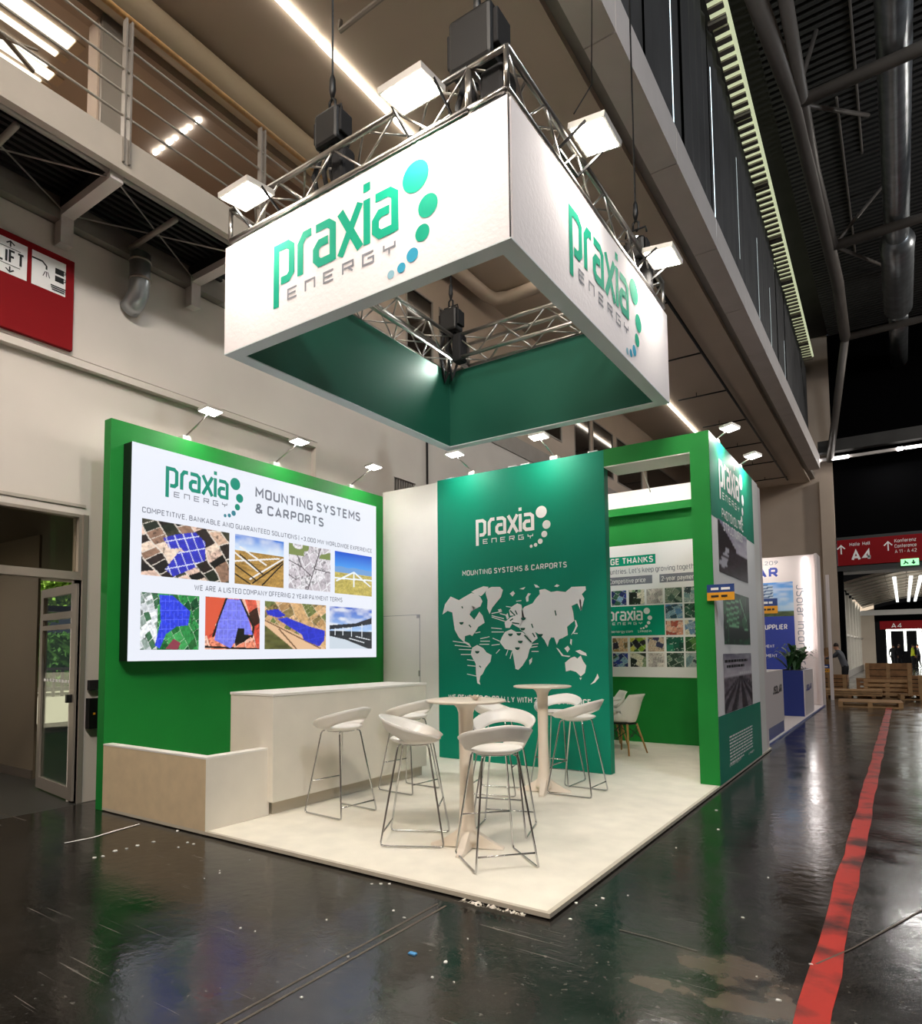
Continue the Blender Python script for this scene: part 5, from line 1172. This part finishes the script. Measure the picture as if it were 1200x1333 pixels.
for i in range(34):
    a = q.random()*6.283; r = q.uniform(.25, .6); h = q.uniform(.25, .6); b = Vector((-.42+q.uniform(-.1, .1), 13.6+q.uniform(-.4, .4), 1.0)); vs = []; d = Vector((math.cos(a), math.sin(a), 0)); s = Vector((-d.y, d.x, 0))
    for j in range(7):
        t_ = j/6; c = b+d*(r*t_)+Vector((0, 0, h*math.sin(t_*2.1))); w = .05*math.sin(.3+t_*2.7); vs += [c+s*w, c-s*w]
    MB().add(vs, [(2*j, 2*j+1, 2*j+3, 2*j+2) for j in range(6)]).build('frond', 'leaf', pp, True)
# price tags hung on the walls
def tagsign(px, py, ax, val, w, h, label, par=None):
    p = hit(px, py, ax, val); t = thing('hanging_tag', label, 'sign', p, 'blue and orange stand tags')
    if ax == 1:
        MB().box((p.x-w/2, p.y-.01, p.z), (p.x+w/2, p.y, p.z+h/2)).build('blue_half', 'tag_blue', t); MB().box((p.x-w/2, p.y-.01, p.z-h/2), (p.x+w/2, p.y, p.z)).build('orange_half', 'tag_orange', t)
        F_ = Frame(1, p.y-.01); dashes(F_, p.x-w*.35, p.x+w*.35, p.z+h*.15, h*.15, 'white_print', t, 3); dashes(F_, p.x-w*.35, p.x+w*.35, p.z-h*.3, h*.13, 'black_print', t, 4)
tagsign(938, 771, 1, 4.11, .27, .17, 'small blue and orange tag projecting from the side wall corner')
tagsign(998, 789, 1, 16.49, .52, .4, 'small blue and orange tag before the neighbouring stand wall')
tagsign(1072, 870, 1, 19.0, .3, .22, 'small orange tag beyond the neighbouring stand')
o = MB().box((-.14, 19.0, 0), (-.06, 19.1, 3.6)).build('thin_panel', 'pinkish'); tag(o, 'thin tall panel edge just beyond the neighbouring stand', 'wall panel')

# ------------------------------------------------------------------ gate, signs and passage beyond
sbox('trim_30', (-.55, YE-.1, 5.95), (14, YE, 6.2), 'black')
sg = thing('hall_sign', 'long dark red overhead sign reading Halle Hall A4', 'sign', (2, YE-.2, 5.1))
YG = YE-.3
FA = Frame(1, YG)
zt = hit(1087, 704, 1, YG).z; zb2 = hit(1089, 737, 1, YG).z
MB().box((-.5, YG, zb2), (9, YG+.12, zt)).build('board', 'red_sign', sg)
e = crop(960, 540, 3.1746)
def eu(x, y): return FA.uv(*e(x, y))
hh = zt-zb2; a = eu(470, 595); b = eu(555, 590); text(FA, 'A4', a[0], zb2+hh*.16, b[0]-a[0], hh*.42, 'white_print', sg, off=.04)
a = eu(463, 540); b = eu(547, 530); text(FA, 'Halle  Hall', a[0], zb2+hh*.74, b[0]-a[0], hh*.13, 'white_print', sg, off=.01)
a = eu(648, 525); b = eu(738, 520)
for i, s in enumerate(('Konferenz', 'Conference', 'A 11 - A 42')): text(FA, s, a[0], zb2+hh*(.74-.2*i), b[0]-a[0], hh*.13, 'white_print', sg, off=.01)
for x in (427, 622):
    mb = MB(); u = eu(x, 545)[0]; z = zb2+hh*.45; stroke(mb, FA, [(u, z), (u, z+hh*.34)], .045, .002); stroke(mb, FA, [(u-.14, z+hh*.2), (u, z+hh*.34), (u+.14, z+hh*.2)], .045, .002); mb.build('arrow', 'white_print', sg)
ex = thing('exit_sign', 'small green glowing emergency exit sign under the red sign', 'sign', (2, YG-.1, 4.7))
a = eu(673, 588); b = eu(750, 618); MB().box((a[0], YG-.1, b[1]-.02), (b[0], YG-.02, a[1]-.1)).build('light_box', 'exit_green', ex)
FX = Frame(1, YG-.1); u0 = a[0]; w = b[0]-a[0]; z0 = b[1]; hx = a[1]-.1-z0; mb = MB()
stroke(mb, FX, [(u0+w*.70, z0+hx*.8), (u0+w*.70, z0+hx*.25)], .05, .003); stroke(mb, FX, [(u0+w*.6, z0+hx*.42), (u0+w*.70, z0+hx*.2), (u0+w*.8, z0+hx*.42)], .05, .003)
stroke(mb, FX, [(u0+w*.15, z0+hx*.15), (u0+w*.28, z0+hx*.5), (u0+w*.22, z0+hx*.75)], .05, .003); stroke(mb, FX, [(u0+w*.28, z0+hx*.5), (u0+w*.42, z0+hx*.2)], .05, .003); mb.build('pictogram', 'teal_dark', ex)
mb = MB().box((-.55, YE-.1, 0), (-.35, YE+.3, zb2)); struct(mb.build('door_2', 'blackout'))
sbox('trim_31', (-.55, YG+.12, zb2-.22), (9, YE+.3, zb2+.02), 'black'); 
# lamp beam across the end of the hall
t = thing('lamp_beam', 'white beam with glowing lamps across the end of the hall', 'light fitting', (3, YE-.5, 9.1))
zl = hit(1071, 600, 1, YE-.5).z
MB().box((-1.3, YE-.6, zl-.04), (9, YE-.5, zl+.08)).build('beam', 'beam_white', t)
for px, w, r in ((1062, .28, .1), (1092, .7, .06), (1172, .18, .07), (1190, .5, .05)):
    p = hit(px, 600, 1, YE-.62); MB().box((p.x-w/2, YE-.68, zl-r), (p.x+w/2, YE-.6, zl+r)).build('lamp', 'tube_lamp', t)
sbox('trim_32', (-1.0, YE-.9, zl+.25), (9, YE-.5, zl+.75), 'nave_dark')
area_light('end_lamp', (1.5, YE-.9, zl-.1), (1.5, YE-3, 2), 1.2, .15, 60, (1, .97, .92))
# passage (gate tunnel)
Y2 = YE+.3
sbox('wall_passage', (-.9, Y2, 0), (-.7, Y2+22, .35), 'steel_grey')
ps2 = thing('glass_wall', 'bright glazed side of the passage beyond the hall gate', 'glass wall', (-.8, Y2+10, 0))
for i in range(8):
    y = Y2+i*2.75; MB().box((-.82, y+.1, .35), (-.78, y+2.65, 4.2)).build('pane', 'glass', ps2); MB().box((-.9, y-.1, 0.35), (-.65, y+.1, 4.3)).build('post', 'steel_paint', ps2)
MB().box((-.9, Y2, 2.1), (-.68, Y2+22, 2.2)).build('transom_bar', 'steel_paint', ps2)
sbox('glow_backdrop', (-14, Y2-2, 0), (-13.6, Y2+34, 5.5), 'tunnel_glow')  # glowing board added outside to make the passage glass bright
sbox('ceiling_passage', (-1.2, Y2, 4.75), (9, Y2+1.4, 4.9), 'beam_white')
vt = thing('passage_vault', 'curved ribbed ceiling of the passage behind the gate', 'ceiling vault', (3, Y2+12, 4.5))
def vz(x): return 4.25+.75*math.sin(max(0, min(1, (x+.9)/7.8))*math.pi)
for i in range(9):
    x0 = -.6+i*.83; x1 = x0+.81; MB().add([(x0, Y2+1.45, vz(x0)), (x1, Y2+1.45, vz(x1)), (x1, Y2+21.5, vz(x1)), (x0, Y2+21.5, vz(x0)), (x0, Y2+1.45, vz(x0)+.05), (x1, Y2+1.45, vz(x1)+.05), (x1, Y2+21.5, vz(x1)+.05), (x0, Y2+21.5, vz(x0)+.05)], [(0,1,2,3),(7,6,5,4),(0,4,5,1),(1,5,6,2),(2,6,7,3),(3,7,4,0)]).build('panel', 'wall_end', vt)
for j in range(11):
    y = Y2+2+j*1.95; MB().tube([(-.6+7.5*k_/12, y, vz(-.6+7.5*k_/12)-.06) for k_ in range(13)], .035, 6).build('rib', 'steel_paint', vt, True)
for x in (1.35, 1.95, 2.3): MB().box((x, Y2+2, 4.55), (x+.14, Y2+21, 4.6)).build('light_band', 'tunnel_glow', vt)
area_light('passage_lamp', (2.9, Y2+10, 4.5), (2.9, Y2+10, 0), .8, 16, 700, (1, .98, .95))
sbox('wall_gate_far', (-1.2, Y2+22, 0), (.05, Y2+22.4, 4.9), 'wall_end'); sbox('wall_gate_far_upper', (.05, Y2+22, 3.3), (9, Y2+22.4, 4.9), 'blackout')
sbox('trim_33', (-1.2, Y2+21.9, 3.75), (9, Y2+22.0, 4.1), 'beam_white')
sgf = thing('far_sign', 'distant dark red hall sign beyond the passage', 'sign', (4, Y2+21.7, 2.75)); MB().box((.35, Y2+21.6, 2.75), (6, Y2+21.7, 3.32)).build('board', 'red_sign', sgf); text(Frame(1, Y2+21.6), 'A4', 1.0, 2.85, .6, .3, 'white_print', sgf)
# far portal of light
t = thing('lit_portal', 'distant portal outlined in glowing white light', 'portal', (4.3, 62, 0))
p0 = hit(1156, 819, 1, 62); p1 = hit(1196, 819, 1, 62)
MB().box((p0.x-.15, 62, 0), (p0.x+.15, 62.2, p0.z)).build('side_light', 'tunnel_glow', t); MB().box((p1.x-.15, 62, 0), (p1.x+.15, 62.2, p0.z)).build('side_light', 'tunnel_glow', t); MB().box((p0.x-.15, 62, p0.z-.15), (p1.x+.15, 62.2, p0.z+.1)).build('top_light', 'tunnel_glow', t)
sbox('wall_far', (-6, 74, 0), (16, 74.3, 9), 'blackout')
o = MB().box((p0.x+1, 73.8, 1.2), (p1.x-.8, 74, 3.6)).build('bright_doorway', 'tunnel_glow'); tag(o, 'small bright doorway at the far end of the passage', 'doorway')

# crates and pallets
def pallet(loc, rot, L, W, label, name='pallet', m='crate_wood', nb=7):
    t = thing(name, label, 'pallet', (0, 0, 0))
    for i in range(nb): y = -W/2+(W-.09)*i/(nb-1); MB().box((-L/2, y, .12), (L/2, y+.09, .142)).build('deck_board', m, t)
    for x in (-L/2, -.05, L/2-.1): MB().box((x, -W/2, .022), (x+.1, W/2, .12)).build('stringer', m, t)
    for y in (-W/2, -.05, W/2-.1): MB().box((-L/2, y, 0), (L/2, y+.1, .022)).build('bottom_board', m, t)
    t.location = loc; t.rotation_euler = rot; return t
g0 = hit(1135, 920, 2, 0); pallet((g0.x-.05, g0.y+.2, 0), (0, 0, .05), 1.35, 1.0, 'flat pale wooden pallet lying nearest on the aisle floor', m='crate_pale')
def crate(c, L, W, H, label, m='crate_wood'):
    x, y, z = c; t = thing('wooden_crate', label, 'crate', c)
    MB().box((x-L/2+.03, y-W/2+.03, z), (x+L/2-.03, y+W/2-.03, z+H-.05)).build('core', 'black_soft', t)
    n = 5
    for i in range(n):
        z0 = z+H*i/n; 
        for s in (-1, 1): MB().box((x-L/2, y+s*W/2-.012, z0), (x+L/2, y+s*W/2+.012, z0+H/n-.02)).build('plank', m, t)
        MB().box((x+L/2-.012, y-W/2, z0), (x+L/2+.012, y+W/2, z0+H/n-.02)).build('plank', m, t)
    for sx in (-1, 0, 1): MB().box((x+sx*(L/2-.06)-.05, y-W/2-.035, z), (x+sx*(L/2-.06)+.05, y-W/2-.012, z+H)).build('batten', 'crate_pale', t)
    return t
a = hit(1083, 903, 2, 0); crate((a.x-.05, 22.4, 0), .95, .8, .62, 'low wooden crate at the left in front of the standing worker')
crate((a.x-.62, 24.1, 0), .9, .7, 1.5, 'tall wooden crate at the far left behind the worker')
a = hit(1105, 905, 2, 0)
t = thing('timber_stack', 'low stack of long boards lying in front of the crates', 'timber', (.3, 20.6, 0))
for i in range(3):
    for j in range(5): MB().box((-.5, 20.2+j*.16, .06+i*.06), (1.05, 20.34+j*.16, .105+i*.06)).build('board', 'crate_pale', t)
for x in (-.4, .2, .8): MB().box((x, 20.2, 0), (x+.1, 21.0, .06)).build('bearer', 'crate_wood', t)
pallet((1.02, 21.5, .05), (math.radians(80), 0, .05), 1.3, .95, 'wooden pallet standing upright at the left of the pallet heap')
pallet((1.18, 21.15, .05), (math.radians(76), 0, -.08), 1.2, .9, 'wooden pallet leaning in front of the heap', m='crate_pale')
crate((1.2, 22.4, 0), 1.2, .8, 1.0, 'large wooden crate behind the upright pallets')
pallet((1.95, 20.4, 0), (0, 0, .1), 1.0, .8, 'bottom pallet at the right of the heap', m='crate_pale')
crate((1.97, 20.4, .143), .6, .6, .55, 'small open crate on the right-hand pallet', 'crate_wood')

# people
def person(c, rot, s, joints, mats, label, arms):
    """one continuous skinned body; joints in metres for a 1.75 m figure"""
    t = thing('person', label, 'person', (0, 0, 0))
    names = list(joints); idx = {n: i for i, n in enumerate(names)}
    ed = [('pelvis','waist'),('waist','chest'),('chest','neck'),('neck','head0'),('head0','head1'),('chest','shL'),('shL','elL'),('elL','haL'),('chest','shR'),('shR','elR'),('elR','haR'),
          ('pelvis','hipL'),('hipL','knL'),('knL','anL'),('anL','toL'),('pelvis','hipR'),('hipR','knR'),('knR','anR'),('anR','toR')]
    rad = dict(pelvis=(.15,.11), waist=(.14,.10), chest=(.16,.11), neck=(.055,.055), head0=(.085,.095), head1=(.075,.085), shL=(.065,.065), shR=(.065,.065), elL=(.045,.045), elR=(.045,.045), haL=(.033,.033), haR=(.033,.033),
               hipL=(.095,.1), hipR=(.095,.1), knL=(.065,.065), knR=(.065,.065), anL=(.042,.042), anR=(.042,.042), toL=(.04,.035), toR=(.04,.035))
    me = bpy.data.meshes.new('body'); me.from_pydata([joints[n] for n in names], [(idx[a], idx[b]) for a, b in ed], [])
    o = bpy.data.objects.new('body', me); C.objects.link(o); md = o.modifiers.new('k', 'SKIN')
    for i, n in enumerate(names): me.skin_vertices[0].data[i].radius = rad[n]; me.skin_vertices[0].data[i].use_root = (n == 'pelvis')
    sb = o.modifiers.new('s', 'SUBSURF'); sb.levels = 2; sb.render_levels = 2
    dg = bpy.context.evaluated_depsgraph_get(); m2 = bpy.data.meshes.new_from_object(o.evaluated_get(dg)); bpy.data.objects.remove(o)
    for k_ in mats: m2.materials.append(M[k_])
    hz = joints['neck'][2]; nk = Vector(joints['neck']); pz = joints['pelvis'][2]-.03
    for pl_ in m2.polygons:
        c_ = pl_.center; pl_.use_smooth = True; mi = 1
        if c_.z < .09: mi = 3
        elif c_.z < pz: mi = 2
        if (c_-nk).length < .32 and c_.z > hz: mi = 0
        for h_ in ('haL', 'haR'):
            if (c_-Vector(joints[h_])).length < .09: mi = 0
        pl_.material_index = mi
    b = link('body', m2, t)
    hd_ = Vector(joints['head1']); mb = MB(); n = 10; vs = []; fs = []
    for i in range(6):
        ph = i/5*1.9
        for j in range(n): vs.append((hd_.x-.015+.088*math.sin(ph)*math.cos(j*6.283/n), hd_.y+.082*math.sin(ph)*math.sin(j*6.283/n), hd_.z+.0+.10*math.cos(ph)))
    fs = [(i*n+j, i*n+(j+1) % n, (i+1)*n+(j+1) % n, (i+1)*n+j) for i in range(5) for j in range(n)]
    MB().add(vs, fs).build('hair', 'hair', t, True)
    for h_ in ('haL', 'haR'):
        p = Vector(joints[h_]); e_ = Vector(joints['el'+h_[-1]]); d = (p-e_).normalized(); sd_ = d.cross(Vector((1, 0, 0.1))).normalized()
        mb = MB()
        for k_ in range(4): q_ = p+sd_*(.024*(k_-1.5)); mb.tube([q_, q_+d*.05, q_+d*.085-Vector((0, 0, .01))], [.010, .009, .006], 6)
        q_ = p-sd_*.03; mb.tube([q_, q_-sd_*.025+d*.03, q_-sd_*.03+d*.055], [.011, .010, .007], 6)
        mb.build('hand', mats[0], t, True)
    t.location = c; t.rotation_euler = (0, 0, rot); t.scale = (s, s, s); return t
def stand(lean=0, armL=(.1, .25, .85), armR=(.1, -.25, .85), stride=.0):
    J = dict(pelvis=(0, 0, .93), waist=(.02+lean*.15, 0, 1.1), chest=(.03+lean*.4, 0, 1.34-lean*.06), neck=(.04+lean*.55, 0, 1.50-lean*.1), head0=(.06+lean*.62, 0, 1.58-lean*.12), head1=(.05+lean*.66, 0, 1.66-lean*.13),
             hipL=(0, .09, .88), hipR=(0, -.09, .88), knL=(.03+stride, .10, .49), knR=(.03-stride*.4, -.10, .49), anL=(.0+stride*.8, .11, .09), anR=(-.02-stride, -.11, .09), toL=(.14+stride*.8, .12, .04), toR=(.12-stride, -.12, .04))
    c = J['chest']; J['shL'] = (c[0], .19, c[2]+.05); J['shR'] = (c[0], -.19, c[2]+.05)
    J['haL'] = (armL[0]+c[0], armL[1], armL[2]); J['haR'] = (armR[0]+c[0], armR[1], armR[2])
    for s_ in 'LR':
        a = Vector(J['sh'+s_]); b = Vector(J['ha'+s_]); mid = (a+b)/2+Vector((-.05, .05 if s_ == 'L' else -.05, -.06)); J['el'+s_] = tuple(mid)
    return J
a = hit(1103, 899, 2, 0)
person((a.x+.02, 23.35, 0), math.radians(165), .97, stand(.35, (.45, .15, 1.15), (.5, -.12, 1.2)), ['skin', 'grey_cloth', 'dark_cloth', 'black'], 'worker in a grey top and dark trousers bending over a crate', None)
FP = [(1187, 864, 'person in a yellow safety vest far down the passage', 'hi_vis', .2), (1162, 868, 'person in dark clothes nearest the left of the far passage', 'dark_cloth', 1.2), (1171, 866, 'person in dark clothes walking beside another in the passage', 'dark_cloth', 2.2), (1197, 867, 'person in grey at the right edge of the passage', 'grey_cloth', 3.0)]
for px, py, l, c_, r in FP:
    p = hit(px, py, 2, 0); 
    Yp = 55; q_ = hit(px, 850, 1, Yp)
    person((q_.x, Yp+r*.8, 0), r, 1.0, stand(.05, stride=.08), ['skin', c_, 'dark_cloth', 'black'], l, None)
